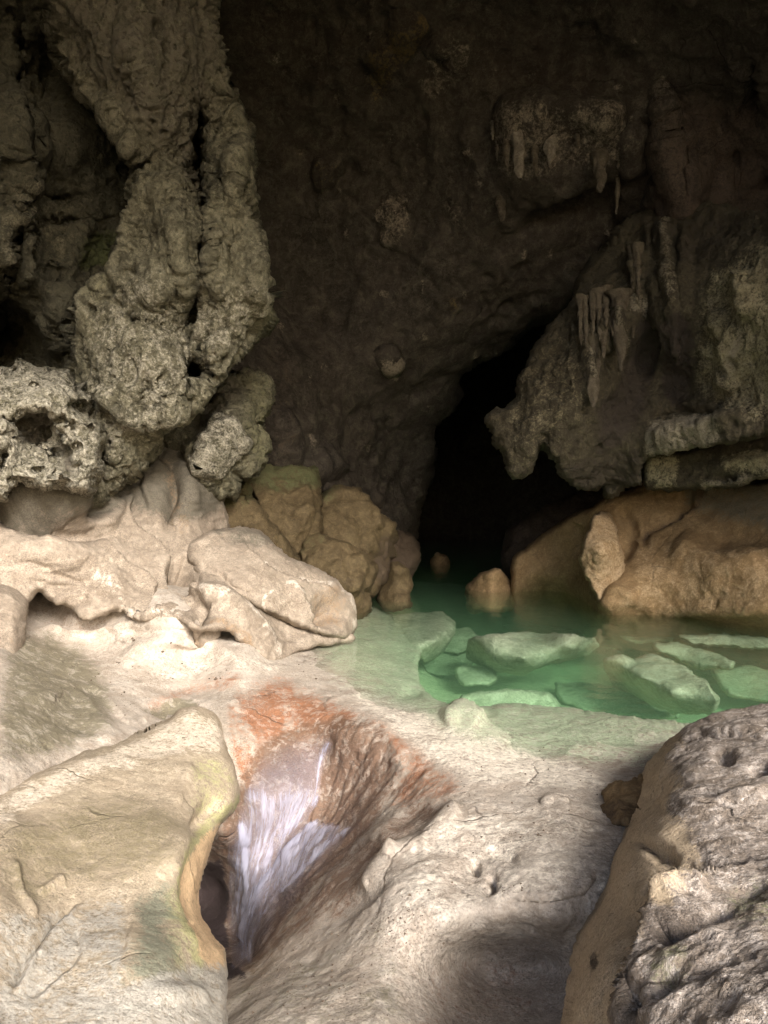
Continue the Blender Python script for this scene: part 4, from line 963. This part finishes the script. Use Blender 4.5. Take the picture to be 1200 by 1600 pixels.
stream('side_stream', [(480, 1268), (520, 1280), (560, 1284), (592, 1278), (575, 1305), (545, 1345), (502, 1400), (470, 1450), (435, 1490), (405, 1520), (380, 1540), (352, 1530), (362, 1460), (385, 1390), (425, 1330), (460, 1285)],
       m_max(m_area([(500, 1282), (550, 1290), (500, 1350), (440, 1420), (400, 1460), (430, 1350)], 20, .75), m_line([(560, 1290), (510, 1335), (450, 1400)], 7, .9), m_line([(500, 1290), (450, 1340), (405, 1400), (385, 1480)], 10, .95), m_line([(520, 1300), (470, 1360), (420, 1440), (392, 1510)], 7, .8)),
       m_area([(480, 1300), (530, 1320), (450, 1430), (390, 1526), (370, 1500), (420, 1370)], 26, .8), fall, lift=.05)

# ================================================================== RIGHT SIDE
side_poly = catmull([(860, 1700), (840, 1500), (930, 1380), (960, 1260), (1010, 1180), (1065, 1135), (1060, 1165), (1044, 1200), (1060, 1230), (1042, 1262), (1056, 1300), (1084, 1318), (1080, 1340), (1124, 1352), (1086, 1380), (1050, 1404), (1018, 1424), (1016, 1455), (990, 1490), (992, 1530), (970, 1560), (972, 1600), (955, 1700)], 3)
def side_m(u, v):
    q = np.stack([u, v, 0 * u], -1)
    return sstep(-26, 22, sdf(u, v, side_poly) + 40 * fbm(q, 60, 5, .65))
bould = relief('large_boulder',
    [(866, 1640), (880, 1560), (898, 1480), (925, 1425), (945, 1380), (955, 1330), (972, 1288), (985, 1262), (1000, 1220), (1012, 1192), (1040, 1160), (1058, 1144), (1090, 1132), (1110, 1118), (1150, 1108), (1200, 1098), (1400, 1080), (1900, 1100), (1900, 2700), (700, 2700), (820, 1800)],
    [(872, 1620, 2.62), (895, 1500, 2.95), (925, 1500, 2.55), (955, 1500, 2.32), (905, 1580, 2.35), (935, 1600, 2.15), (945, 1390, 3.45), (965, 1400, 3.0), (990, 1390, 2.7), (975, 1290, 4.05), (1000, 1290, 3.5), (1010, 1200, 4.55), (1030, 1210, 4.0), (1060, 1150, 4.6), (1130, 1120, 4.5), (1200, 1105, 4.4), (1060, 1200, 3.75), (1120, 1160, 4.0), (1060, 1300, 2.95), (1020, 1360, 2.75), (1000, 1340, 3.0), 
     (1200, 1200, 3.35), (1150, 1300, 2.75), (1200, 1380, 2.35), (1100, 1400, 2.35), (1020, 1440, 2.3), (1000, 1520, 2.1), (970, 1600, 1.98), (1100, 1500, 1.98), (1200, 1500, 1.88), (1100, 1600, 1.75), (1200, 1600, 1.65), (1600, 1200, 3.2), (1600, 1600, 1.6), (1300, 2200, 1.1), (900, 2200, 1.5), (1800, 2600, 1.0)],
    M_boulder, step=2.0, r=24, B=.35, T=1.5, r2=120, warp=(3.0, 26),
    feats=[lip([(1180, 1345), (1110, 1370), (1040, 1400), (1012, 1440), (1000, 1500), (975, 1560), (960, 1620)], 18, .04, .05, side=1),
           dent(1130, 1185, 16, 8, .05, 0), dent(1190, 1205, 20, 10, .06, 10), lip([(1060, 1160), (1110, 1150), (1200, 1150)], 10, .02, .03),
           ridge([(1030, 1250), (1100, 1260), (1200, 1240)], 12, .03), dent(1060, 1360, 40, 14, .06, -15), dent(1045, 1465, 18, 16, .07), dent(985, 1262, 6, 5, .03), dent(925, 1500, 5, 12, .02), dent(1030, 1330, 26, 12, .05, 20), ridge([(1020, 1412), (1060, 1398), (1110, 1392)], 9, .05), dent(1000, 1570, 16, 22, .06), dent(1100, 1440, 40, 16, .05, -20)],
    noise=[nz_fbm(.6, .06, 4), nz_fbm(.45, .045, 5, .5, 'ridged', (.8, 1, 1.5), mask=lambda u, v: (1 - .7 * side_m(u, v)) * (.35 + .65 * sstep(1330, 1400, v + (u - 1100) * .25))), nz_pits(.16, .03, .5, mask=lambda u, v: (1 - .95 * side_m(u, v)) * sstep(1330, 1400, v + (u - 1100) * .25)),
           nz_fbm(.06, .009, 4, .65, mask=lambda u, v: 1 - .85 * side_m(u, v))],
    masks={'mA': [lambda u, v: side_m(u, v), m_max(m_area([(1130, 1390), (1200, 1380), (1230, 1460), (1150, 1450)], 26, .62), m_area([(1020, 1500), (1080, 1490), (1090, 1560), (1030, 1560)], 18, .6), m_area([(1040, 1380), (1120, 1370), (1100, 1400)], 14, .3)),
                  m_max(m_area([(980, 1258), (992, 1258), (990, 1268)], 3, .9), m_area([(915, 1490), (925, 1480), (935, 1500), (925, 1515)], 4, .8), m_line([(1000, 1330), (1040, 1345), (1010, 1380)], 6, .6), m_area([(1010, 1430), (1100, 1420), (1080, 1480), (1010, 1480)], 16, .7), m_area([(970, 1540), (1020, 1540), (1010, 1640), (960, 1640)], 12, .7), m_line([(1060, 1340), (1120, 1350), (1200, 1340)], 12, .5))]})
tag(bould, 'massive rough grey-topped boulder with a smooth tan side in the lower right foreground', 'boulder')

o = relief('brown_rock', [(938, 1262), (942, 1240), (960, 1226), (985, 1222), (1010, 1214), (1060, 1215), (1060, 1290), (990, 1290), (950, 1282)],
    [(945, 1255, 4.55), (975, 1232, 4.6), (1040, 1225, 4.6), (970, 1268, 4.3), (1040, 1280, 4.3)], M_orange, step=2.0, r=4, B=.15, T=.5, warp=(4, 16),
    noise=[nz_fbm(.3, .06, 4), nz_fbm(.12, .02, 3, .5, 'ridged')], masks={'mA': [m_line([(0, 0), (1, 1)], 1, 0), m_area([(930, 1255), (1060, 1260), (1060, 1300), (930, 1300)], 10, .5)]})
tag(o, 'small brown rock peeking out behind the left edge of the large foreground boulder', 'rock')

# ochre wall rising from the water
wall = relief('ochre_rock_wall',
    [(799, 885), (806, 868), (830, 848), (860, 828), (890, 808), (915, 795), (945, 778), (985, 765), (1010, 752), (1080, 756), (1200, 748), (1500, 700), (2100, 650), (2100, 1150), (1500, 1100), (1200, 1040), (1050, 1020), (935, 1010), (905, 985), (830, 975), (800, 950)],
    [(800, 890, 14.8), (803, 940, 14.8), (860, 840, 14.6), (850, 900, 14.4), (905, 820, 13.9), (900, 900, 14.0), (905, 975, 15.2), (830, 965, 15.8), (935, 960, 12.3), (945, 900, 12.7), (955, 800, 13.4), (1000, 960, 12.1), (1000, 860, 12.6), (1000, 770, 13.4), (1100, 968, 11.6), (1100, 860, 11.9), (1100, 770, 12.9),
     (1200, 985, 10.85), (950, 1000, 13.4), (1050, 1015, 13.4), (1200, 1036, 12.6), (1200, 870, 11.0), (1200, 760, 12.0), (1500, 1050, 8.8), (1500, 750, 9.5), (2000, 900, 7)],
    M_orange, step=2.2, r=8, B=.4, T=1.5, r2=60, warp=(2.2, 24),
    feats=[ridge([(1085, 760), (1060, 800), (1010, 830), (995, 845)], 14, -.10), lip([(1090, 765), (1085, 790), (1050, 815), (1000, 838)], 10, .06, .10, side=1), ridge([(965, 880), (985, 830), (970, 790)], 10, -.12), ridge([(895, 815), (905, 870)], 10, -.12),
           ridge([(940, 950), (960, 925), (1000, 940)], 12, .1), ridge([(1050, 850), (1120, 880), (1200, 870)], 24, .12), ridge([(1000, 955), (1100, 950), (1200, 955)], 12, .12), dent(1150, 840, 50, 20, .1)],
    noise=[nz_fbm(1.2, .10, 4), nz_fbm(.3, .02, 4, .55), nz_fbm(.09, .010, 3, .6), nz_pits(.2, .015, .5)],
    masks={'mA': [m_max(m_area([(1100, 740), (1250, 730), (1250, 830), (1130, 810), (1085, 800), (1070, 770)], 16, .85)),
                  m_max(m_line([(1095, 760), (1085, 790), (1050, 812), (1005, 836)], 9, .7), m_line([(850, 830), (900, 803), (940, 786), (1010, 766)], 6, .6), m_line([(962, 930), (985, 860), (975, 810)], 7, .3)),
                  m_max(m_area([(1000, 840), (1100, 860), (1200, 830), (1230, 960), (940, 958), (970, 930)], 25, .4))]})
tag(wall, 'smooth ochre limestone wall rising straight from the pool on the right', 'rock wall')
o = relief('leaning_rock', [(928, 806), (940, 800), (956, 806), (964, 832), (974, 868), (978, 892), (974, 908), (958, 920), (948, 942), (934, 938), (922, 912), (908, 888), (906, 868), (916, 838)],
    [(938, 806, 12.9), (955, 812, 12.95), (910, 880, 12.3), (940, 860, 11.95), (972, 890, 12.3), (942, 932, 12.05)], M_orange, step=1.8, r=5, B=.25, T=1.4, warp=(2.4, 16),
    noise=[nz_fbm(.5, .05, 4), nz_fbm(.12, .02, 3, .5, 'ridged')], masks={'mA': [m_line([(0, 0), (1, 1)], 1, 0), m_line([(0, 0), (1, 1)], 1, 0), m_area([(900, 800), (980, 800), (980, 940), (900, 940)], 5, .6)]})
tag(o, 'narrow upright ochre block leaning on the right wall above the water', 'rock')
o = relief('dark_rock', [(786, 870), (792, 835), (815, 812), (860, 790), (920, 765), (960, 762), (950, 800), (880, 850), (810, 940), (786, 930)],
    [(790, 870, 16.2), (830, 815, 16.2), (900, 790, 15.8), (830, 870, 15.6), (795, 920, 16)], M_dark, step=3, r=16, B=.6, T=1.2, noise=[nz_fbm(.8, .15, 4), nz_fbm(.25, .05, 3, .5, 'ridged')],
    masks={'mA': [m_line([(0, 0), (1, 1)], 1, 0)] * 2 + [m_area([(780, 760), (960, 760), (940, 900), (780, 900)], 10, .8)]})
tag(o, 'dark brown rock mass behind the tip of the ochre wall, beside the black passage', 'rock')

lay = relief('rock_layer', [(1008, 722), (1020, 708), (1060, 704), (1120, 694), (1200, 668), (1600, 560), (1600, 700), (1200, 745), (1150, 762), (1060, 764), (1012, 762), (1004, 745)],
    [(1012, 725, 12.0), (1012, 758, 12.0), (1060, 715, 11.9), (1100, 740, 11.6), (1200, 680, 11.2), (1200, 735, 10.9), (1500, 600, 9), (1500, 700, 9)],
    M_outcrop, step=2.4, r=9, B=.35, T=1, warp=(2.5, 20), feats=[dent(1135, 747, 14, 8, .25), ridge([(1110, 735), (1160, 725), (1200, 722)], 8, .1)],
    noise=[nz_fbm(.6, .09, 4), nz_fbm(.18, .04, 4, .6, 'ridged'), nz_pits(.12, .03, .5)],
    masks={'mA': [m_max(m_area([(1010, 715), (1055, 712), (1060, 758), (1012, 755)], 8, .8), m_area([(1130, 715), (1220, 700), (1220, 735), (1140, 738)], 10, .9)), m_area([(1060, 696), (1200, 670), (1200, 695), (1070, 712)], 8, .5), m_line([(1100, 758), (1200, 742)], 7, .8)]})
tag(lay, 'broken grey rock layer lying on top of the ochre wall under the bright ledge', 'rock ledge')

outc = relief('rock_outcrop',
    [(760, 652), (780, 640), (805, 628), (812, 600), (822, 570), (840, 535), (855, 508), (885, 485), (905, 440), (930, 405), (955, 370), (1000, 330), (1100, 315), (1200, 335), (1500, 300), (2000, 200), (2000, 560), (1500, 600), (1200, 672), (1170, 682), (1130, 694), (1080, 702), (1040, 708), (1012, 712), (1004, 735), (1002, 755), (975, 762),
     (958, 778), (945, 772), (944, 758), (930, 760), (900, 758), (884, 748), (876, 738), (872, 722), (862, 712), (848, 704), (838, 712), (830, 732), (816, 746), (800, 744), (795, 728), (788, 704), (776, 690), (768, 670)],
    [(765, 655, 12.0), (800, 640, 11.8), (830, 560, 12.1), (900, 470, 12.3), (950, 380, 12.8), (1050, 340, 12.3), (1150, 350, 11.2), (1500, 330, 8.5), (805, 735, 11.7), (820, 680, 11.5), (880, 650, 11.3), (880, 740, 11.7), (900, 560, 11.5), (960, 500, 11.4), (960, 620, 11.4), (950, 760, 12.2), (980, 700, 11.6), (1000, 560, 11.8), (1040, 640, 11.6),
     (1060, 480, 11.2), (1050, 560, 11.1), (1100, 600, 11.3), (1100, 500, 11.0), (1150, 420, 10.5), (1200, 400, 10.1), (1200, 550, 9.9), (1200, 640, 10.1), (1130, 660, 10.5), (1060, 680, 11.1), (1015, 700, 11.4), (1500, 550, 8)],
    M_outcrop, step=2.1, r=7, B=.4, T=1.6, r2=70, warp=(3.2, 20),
    feats=[ridge([(920, 480), (915, 540), (925, 620)], 10, .18), ridge([(965, 480), (970, 520), (968, 560)], 8, .14), ridge([(945, 500), (940, 560)], 6, .15), ridge([(1036, 330), (1042, 400), (1050, 480), (1055, 600)], 12, .2), ridge([(1012, 340), (1018, 420), (1024, 470)], 6, .08), ridge([(1070, 350), (1074, 430), (1070, 500)], 8, .15), ridge([(895, 500), (890, 560), (898, 620)], 6, .06), dent(1010, 520, 14, 60, .4, 4, 3), dent(1060, 570, 32, 60, .22, 8, 4),
           ridge([(1010, 690), (1060, 680), (1120, 665), (1200, 640)], 12, .22), lip([(1010, 648), (1060, 640), (1120, 640)], 12, .1, .1, side=1), dent(980, 640, 30, 40, .2), ridge([(1120, 480), (1150, 560), (1140, 620)], 18, .2), ridge([(1160, 420), (1180, 500)], 14, .2),
           ridge([(1000, 380), (1010, 440)], 8, .15), ridge([(985, 400), (988, 460)], 7, .12), dent(850, 690, 14, 18, .15), ridge([(820, 580), (835, 640), (815, 720)], 14, .06)],
    noise=[nz_fbm(.9, .13, 4), nz_fbm(.35, .05, 4, .55, 'ridged', (1, 1, .45)), nz_pits(.24, .09, .5, (1, 1, .6)), nz_pits(.12, .04, .5), nz_fbm(.1, .012, 3, .6)],
    masks={'mA': [m_max(m_area([(1110, 430), (1200, 380), (1260, 400), (1260, 640), (1140, 650), (1090, 600)], 30, .75), m_area([(780, 640), (860, 520), (900, 500), (930, 620), (850, 730), (800, 740)], 25, .3)),
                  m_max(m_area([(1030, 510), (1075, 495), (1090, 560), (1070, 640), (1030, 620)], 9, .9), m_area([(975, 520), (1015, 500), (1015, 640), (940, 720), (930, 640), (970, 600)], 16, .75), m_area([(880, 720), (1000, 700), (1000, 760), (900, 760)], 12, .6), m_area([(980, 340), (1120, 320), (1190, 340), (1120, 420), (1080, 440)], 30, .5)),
                  m_max(m_area([(1008, 690), (1020, 660), (1080, 645), (1130, 650), (1125, 690), (1060, 705), (1012, 712)], 8, .85), m_area([(990, 460), (1010, 462), (1012, 482), (985, 486)], 5, .7), m_line([(1040, 340), (1046, 420), (1050, 480)], 6, .5), m_line([(922, 500), (918, 560), (926, 625)], 6, .6), m_line([(966, 480), (970, 560)], 5, .6), m_line([(1110, 470), (1120, 540)], 6, .6), m_line([(1150, 440), (1165, 520), (1150, 590)], 7, .7), m_line([(895, 510), (892, 580)], 3, .5))]})
tag(outc, 'grey-brown rock outcrop with hanging points projecting over the water from the right wall', 'rock outcrop')

# ================================================================== BACK WALL AND ROOF
_r = np.random.RandomState(21); _sp = [(_r.uniform(430, 1180), _r.uniform(20, 760), _r.uniform(3, 9), _r.uniform(5, 18)) for _ in range(70)]
_sp = [q for q in _sp if not (q[0] > 700 and q[1] > 560)]
def pale_spots(u, v):
    r = np.zeros(u.shape)
    for a, b, c, d in _sp: r = np.maximum(r, .6 * np.exp(-(((u - a) / c)**2 + ((v - b) / d)**2)))
    return r
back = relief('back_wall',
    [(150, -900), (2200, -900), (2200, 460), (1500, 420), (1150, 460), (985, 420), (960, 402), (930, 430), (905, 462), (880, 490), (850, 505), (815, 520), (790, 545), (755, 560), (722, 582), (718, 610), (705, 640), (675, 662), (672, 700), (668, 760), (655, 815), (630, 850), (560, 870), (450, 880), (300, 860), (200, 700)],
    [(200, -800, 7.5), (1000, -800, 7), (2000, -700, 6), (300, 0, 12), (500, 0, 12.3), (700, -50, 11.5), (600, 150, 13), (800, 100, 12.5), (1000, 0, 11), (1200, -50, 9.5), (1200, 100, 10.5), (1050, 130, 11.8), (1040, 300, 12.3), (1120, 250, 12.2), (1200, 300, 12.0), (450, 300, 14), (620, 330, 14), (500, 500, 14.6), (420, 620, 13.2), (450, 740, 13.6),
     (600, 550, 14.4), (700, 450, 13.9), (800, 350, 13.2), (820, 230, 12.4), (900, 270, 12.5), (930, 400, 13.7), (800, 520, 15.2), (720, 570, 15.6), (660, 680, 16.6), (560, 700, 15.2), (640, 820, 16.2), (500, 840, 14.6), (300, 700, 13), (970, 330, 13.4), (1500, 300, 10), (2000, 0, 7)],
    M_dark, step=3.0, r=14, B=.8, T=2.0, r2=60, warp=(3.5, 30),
    feats=[ridge([(1036, 120), (1042, 220), (1050, 300), (1042, 420)], 10, .28), ridge([(1060, 160), (1066, 260), (1062, 360)], 8, .16), ridge([(1100, 180), (1090, 260), (1060, 340)], 16, .16), ridge([(1130, 200), (1125, 300), (1090, 380)], 12, .12), ridge([(990, 200), (985, 280), (970, 340)], 8, .15), dent(1168, 150, 12, 30, 1.0, 5, 4), ridge([(680, 90), (700, 60), (715, 75), (720, 150)], 20, .12), ridge([(575, 110), (625, 60), (650, 20)], 18, .25),
           ridge([(780, 200), (830, 190), (900, 180), (970, 200)], 28, .35), dent(890, 330, 90, 24, .5, -25, 3), dent(1010, 260, 12, 60, .5, 8, 3), ridge([(610, 320), (625, 360), (615, 390)], 14, .15), ridge([(490, 260), (540, 260)], 18, .15), ridge([(600, 545), (612, 575)], 9, .15),
           ridge([(420, 640), (440, 700), (430, 740)], 20, .3), ridge([(460, 740), (500, 720), (540, 740)], 16, .25), lip([(380, 740), (440, 770), (520, 765), (600, 790)], 12, .15, .2), ridge([(560, 660), (570, 720)], 14, .12)],
    noise=[nz_fbm(2.2, .35, 4), nz_fbm(.9, .14, 5, .5, 'ridged', (1, 1, .7)), nz_fbm(.22, .03, 4, .6), nz_pits(.5, .10, .42), nz_pits(.2, .03, .42)],
    masks={'mA': [m_max(pale_spots, m_line([(1038, 120), (1044, 220), (1050, 300)], 7, .5), m_area([(770, 200), (830, 180), (880, 185), (960, 170), (985, 240), (930, 260), (870, 260), (820, 280), (785, 260)], 12, .55), m_area([(600, 310), (640, 300), (640, 350), (618, 400), (605, 380)], 7, .6), m_area([(650, 130), (700, 50), (730, 70), (728, 110), (680, 160)], 8, .4),
                        m_area([(600, 548), (616, 560), (615, 588), (600, 575)], 4, .9), m_line([(1040, 140), (1046, 230), (1050, 300)], 12, .5), m_area([(720, 236), (740, 232), (742, 246)], 4, .7), m_area([(560, 690), (575, 695), (570, 715)], 4, .6), m_area([(700, 300), (720, 320), (718, 350), (705, 345)], 6, .45)),
                  m_max(m_area([(570, 130), (600, 60), (650, 20), (665, 40), (640, 90), (590, 160)], 16, .6), m_area([(480, 250), (540, 250), (545, 290), (495, 290)], 12, .35), m_area([(700, 460), (720, 470), (705, 490)], 6, .5)),
                  m_max(m_area([(1040, 140), (1200, 180), (1220, 400), (1080, 440), (1000, 420), (1020, 300)], 30, .7), m_area([(400, 560), (470, 540), (460, 720), (600, 760), (640, 800), (400, 860)], 40, .4))]})
tag(back, kind='structure')

# hanging stalactites, each a thing of its own
import bmesh
def stalactite(u0, v0, v1, Y, w, label, mat, lean=0, seed=0, blade=1.0, parent=None):
    n = 44; m = 30
    top = P1y(u0, v0 - 14, Y + 0.55); bot = P1y(u0 + lean, v1, Y)
    pts = []
    W = w / F_PX * Y
    for i in range(n):
        t = i / (n - 1)
        c = top * (1 - t) + bot * t
        rr = W * (1 - t**3.0)**0.5 * (0.6 + 0.4 * (1 - t) + 0.9 * math.exp(-t * 9)) * (1 + 0.12 * math.sin(7 * t + seed) + 0.1 * math.sin(17 * t + seed * 2.1))
        rr = max(rr, 0.004)
        for j in range(m):
            a = 2 * math.pi * j / m
            pts.append(c + np.array([math.cos(a) * rr, math.sin(a) * rr * blade, 0]))
    V = np.array(pts)
    d = 0.6 * W * fbm(V * np.array([1, 1, .35]) + seed * 3.7, W * .8 + .02, 4, .6) + .2 * W * fbm(V * np.array([1, 1, .25]) + seed, W * .45 + .01, 2, .5, 'ridged')
    cx = np.repeat([(top * (1 - i / (n - 1)) + bot * i / (n - 1)) for i in range(n)], m, axis=0)
    nn = V - cx; nn /= np.linalg.norm(nn, axis=1, keepdims=True) + 1e-9
    V = V + nn * d[:, None]
    I = np.arange(n * m).reshape(n, m); J = np.roll(I, -1, 1)
    Fq = np.stack([I[:-1], J[:-1], J[1:], I[1:]], -1).reshape(-1, 4)
    V = np.vstack([V, [bot]]); k = len(V) - 1
    cap = np.array([[I[-1, j], J[-1, j], k, k] for j in range(m)])
    me_F = Fq
    if parent is not None: return mk_mesh('stalactite', V, me_F, mat, parent)
    o = mk_mesh('stalactite', V, me_F, mat, origin=top)
    tag(o, label, 'stalactite', 'stalactites hanging high on the back wall')
    return o
def P1y(u, v, Y): return P(np.array([float(u)]), np.array([float(v)]), np.array([float(Y)]))[0]
M_stal = rock_mat('pale_stalactite_rock', c1=(0.19, 0.165, 0.13), c2=(0.13, 0.11, 0.085), c3=(0.27, 0.24, 0.19), speck=(0.05, 0.04, 0.03), speck_amt=0.5, scale=2.0, bump=.7, bdist=.03)
M_stal2 = rock_mat('grey_stalactite_rock', c1=(0.085, 0.07, 0.048), c2=(0.06, 0.048, 0.034), c3=(0.13, 0.11, 0.08), speck=(0.03, 0.03, 0.02), speck_amt=0.5, scale=2.0, bump=.7, bdist=.03)
for k, (u, v0, v1, Y, w, ln, lb, mt) in enumerate([
    (806, 180, 278, 11.9, 13, 6, 'widest pale stalactite of the cluster high on the back wall', M_stal),
    (790, 205, 262, 12.0, 7, 2, 'thin stalactite left of the widest pale one high on the back wall', M_stal2),
    (833, 200, 275, 11.95, 7, 4, 'slim stalactite between the widest and the second pale one of the high cluster', M_stal2),
    (858, 190, 262, 11.9, 11, 2, 'second pale stalactite of the high cluster, forked looking and bright', M_stal),
    (903, 185, 232, 12.0, 6, 0, 'short stalactite to the right of the bright pair on the back wall', M_stal2),
    (934, 225, 302, 11.9, 13, 4, 'blunt thick stalactite with a pale tip, right of the high cluster', M_stal2),
    (969, 232, 335, 12.35, 5, -6, 'long thin dark stalactite hanging left of the tall column on the right', M_stal2),
    (780, 290, 346, 12.6, 9, 4, 'stubby stalactite below the high cluster on the back wall', M_stal2),
    (925, 540, 636, 11.05, 13, 2, 'thick pale-tipped stalactite at the middle of the right outcrop', M_stal2),
    (968, 470, 580, 11.05, 12, 2, 'ribbed stalactite on the right outcrop, right of the pale-tipped one', M_stal2),
    (943, 490, 560, 11.1, 6, 0, 'small stalactite between the two larger ones on the right outcrop', M_stal2),
    (996, 395, 470, 11.4, 6, 2, 'thin fluted stalactite high on the right outcrop beside the column', M_stal2),
    (988, 400, 455, 11.5, 5, 0, 'thinner fluted stalactite just left of its neighbour high on the right outcrop', M_stal2)]):
    stalactite(u, v0, v1, Y, w, lb, mt, ln, k + 1, parent=outc if 'outcrop' in lb else None)

rr = np.random.RandomState(11)
for k in range(22):
    u = 772 + k * 9.6 + rr.uniform(-4, 4); v0 = 192 + rr.uniform(-12, 14) + (10 if u > 880 else 0)
    o = stalactite(u, v0, v0 + rr.uniform(18, 62), 12.25 + rr.uniform(-.1, .15), rr.uniform(3, 6.5), 'small grey dripstone in the ragged row high on the back wall', M_stal2 if k % 3 else M_stal, rr.uniform(-2, 3), 30 + k)
for k in range(9):
    u = 905 + k * 10.5 + rr.uniform(-3, 3); v0 = 480 + rr.uniform(-20, 20)
    o = stalactite(u, v0, v0 + rr.uniform(25, 70), 11.25, rr.uniform(3, 6), '', M_stal2, rr.uniform(-2, 3), 60 + k, parent=outc)
# grit lying on the front slab
def grit():
    r = np.random.RandomState(3); V = []; Fq = []
    base = np.array([(1, 0, 0), (-.5, .87, 0), (-.5, -.87, 0), (0, 0, .8), (0.1, 0.1, -.8)])
    tri = [(0, 1, 3), (1, 2, 3), (2, 0, 3), (1, 0, 4), (2, 1, 4), (0, 2, 4)]
    n = 0
    spots = [(480, 1520, 90, 45, 170), (640, 1500, 70, 40, 150), (620, 1440, 60, 40, 200), (500, 1560, 120, 40, 260), (860, 1230, 160, 60, 120), (300, 1030, 200, 40, 100), (800, 1392, 40, 8, 60), (700, 1330, 120, 50, 60), (820, 1300, 90, 30, 50), (560, 1470, 60, 30, 90), (150, 1090, 90, 40, 70), (420, 1050, 160, 20, 30)]
    for cu, cv, ru, rv, m in spots:
        u = np.clip(r.normal(cu, ru * .5, m), 20, 1000); v = np.clip(r.normal(cv, rv * .5, m), 1000, 1620)
        pts = surf('cave_floor', u, v)
        for q in pts:
            s = min(.012, .0022 * math.exp(r.normal() * .7)) * (q[1] / 4); a = r.rand() * 6.28
            rot = np.array([[math.cos(a), -math.sin(a), 0], [math.sin(a), math.cos(a), 0], [0, 0, 1]])
            V.append((base * r.uniform(.5, 1.3, (5, 3)) * s) @ rot.T + q + [0, 0, s * .3])
            Fq += [[5 * n + t for t in f] for f in tri]; n += 1
    m = rock_mat('dark_grit', c1=(0.10, 0.07, 0.05), c2=(0.06, 0.045, 0.035), c3=(0.2, 0.16, 0.12), scale=3)
    tag(mk_mesh('grit', np.vstack(V), np.array(Fq), m, smooth=False), 'dark grit and crumbs scattered on the pale rock floor', 'grit', kind='stuff')
grit()
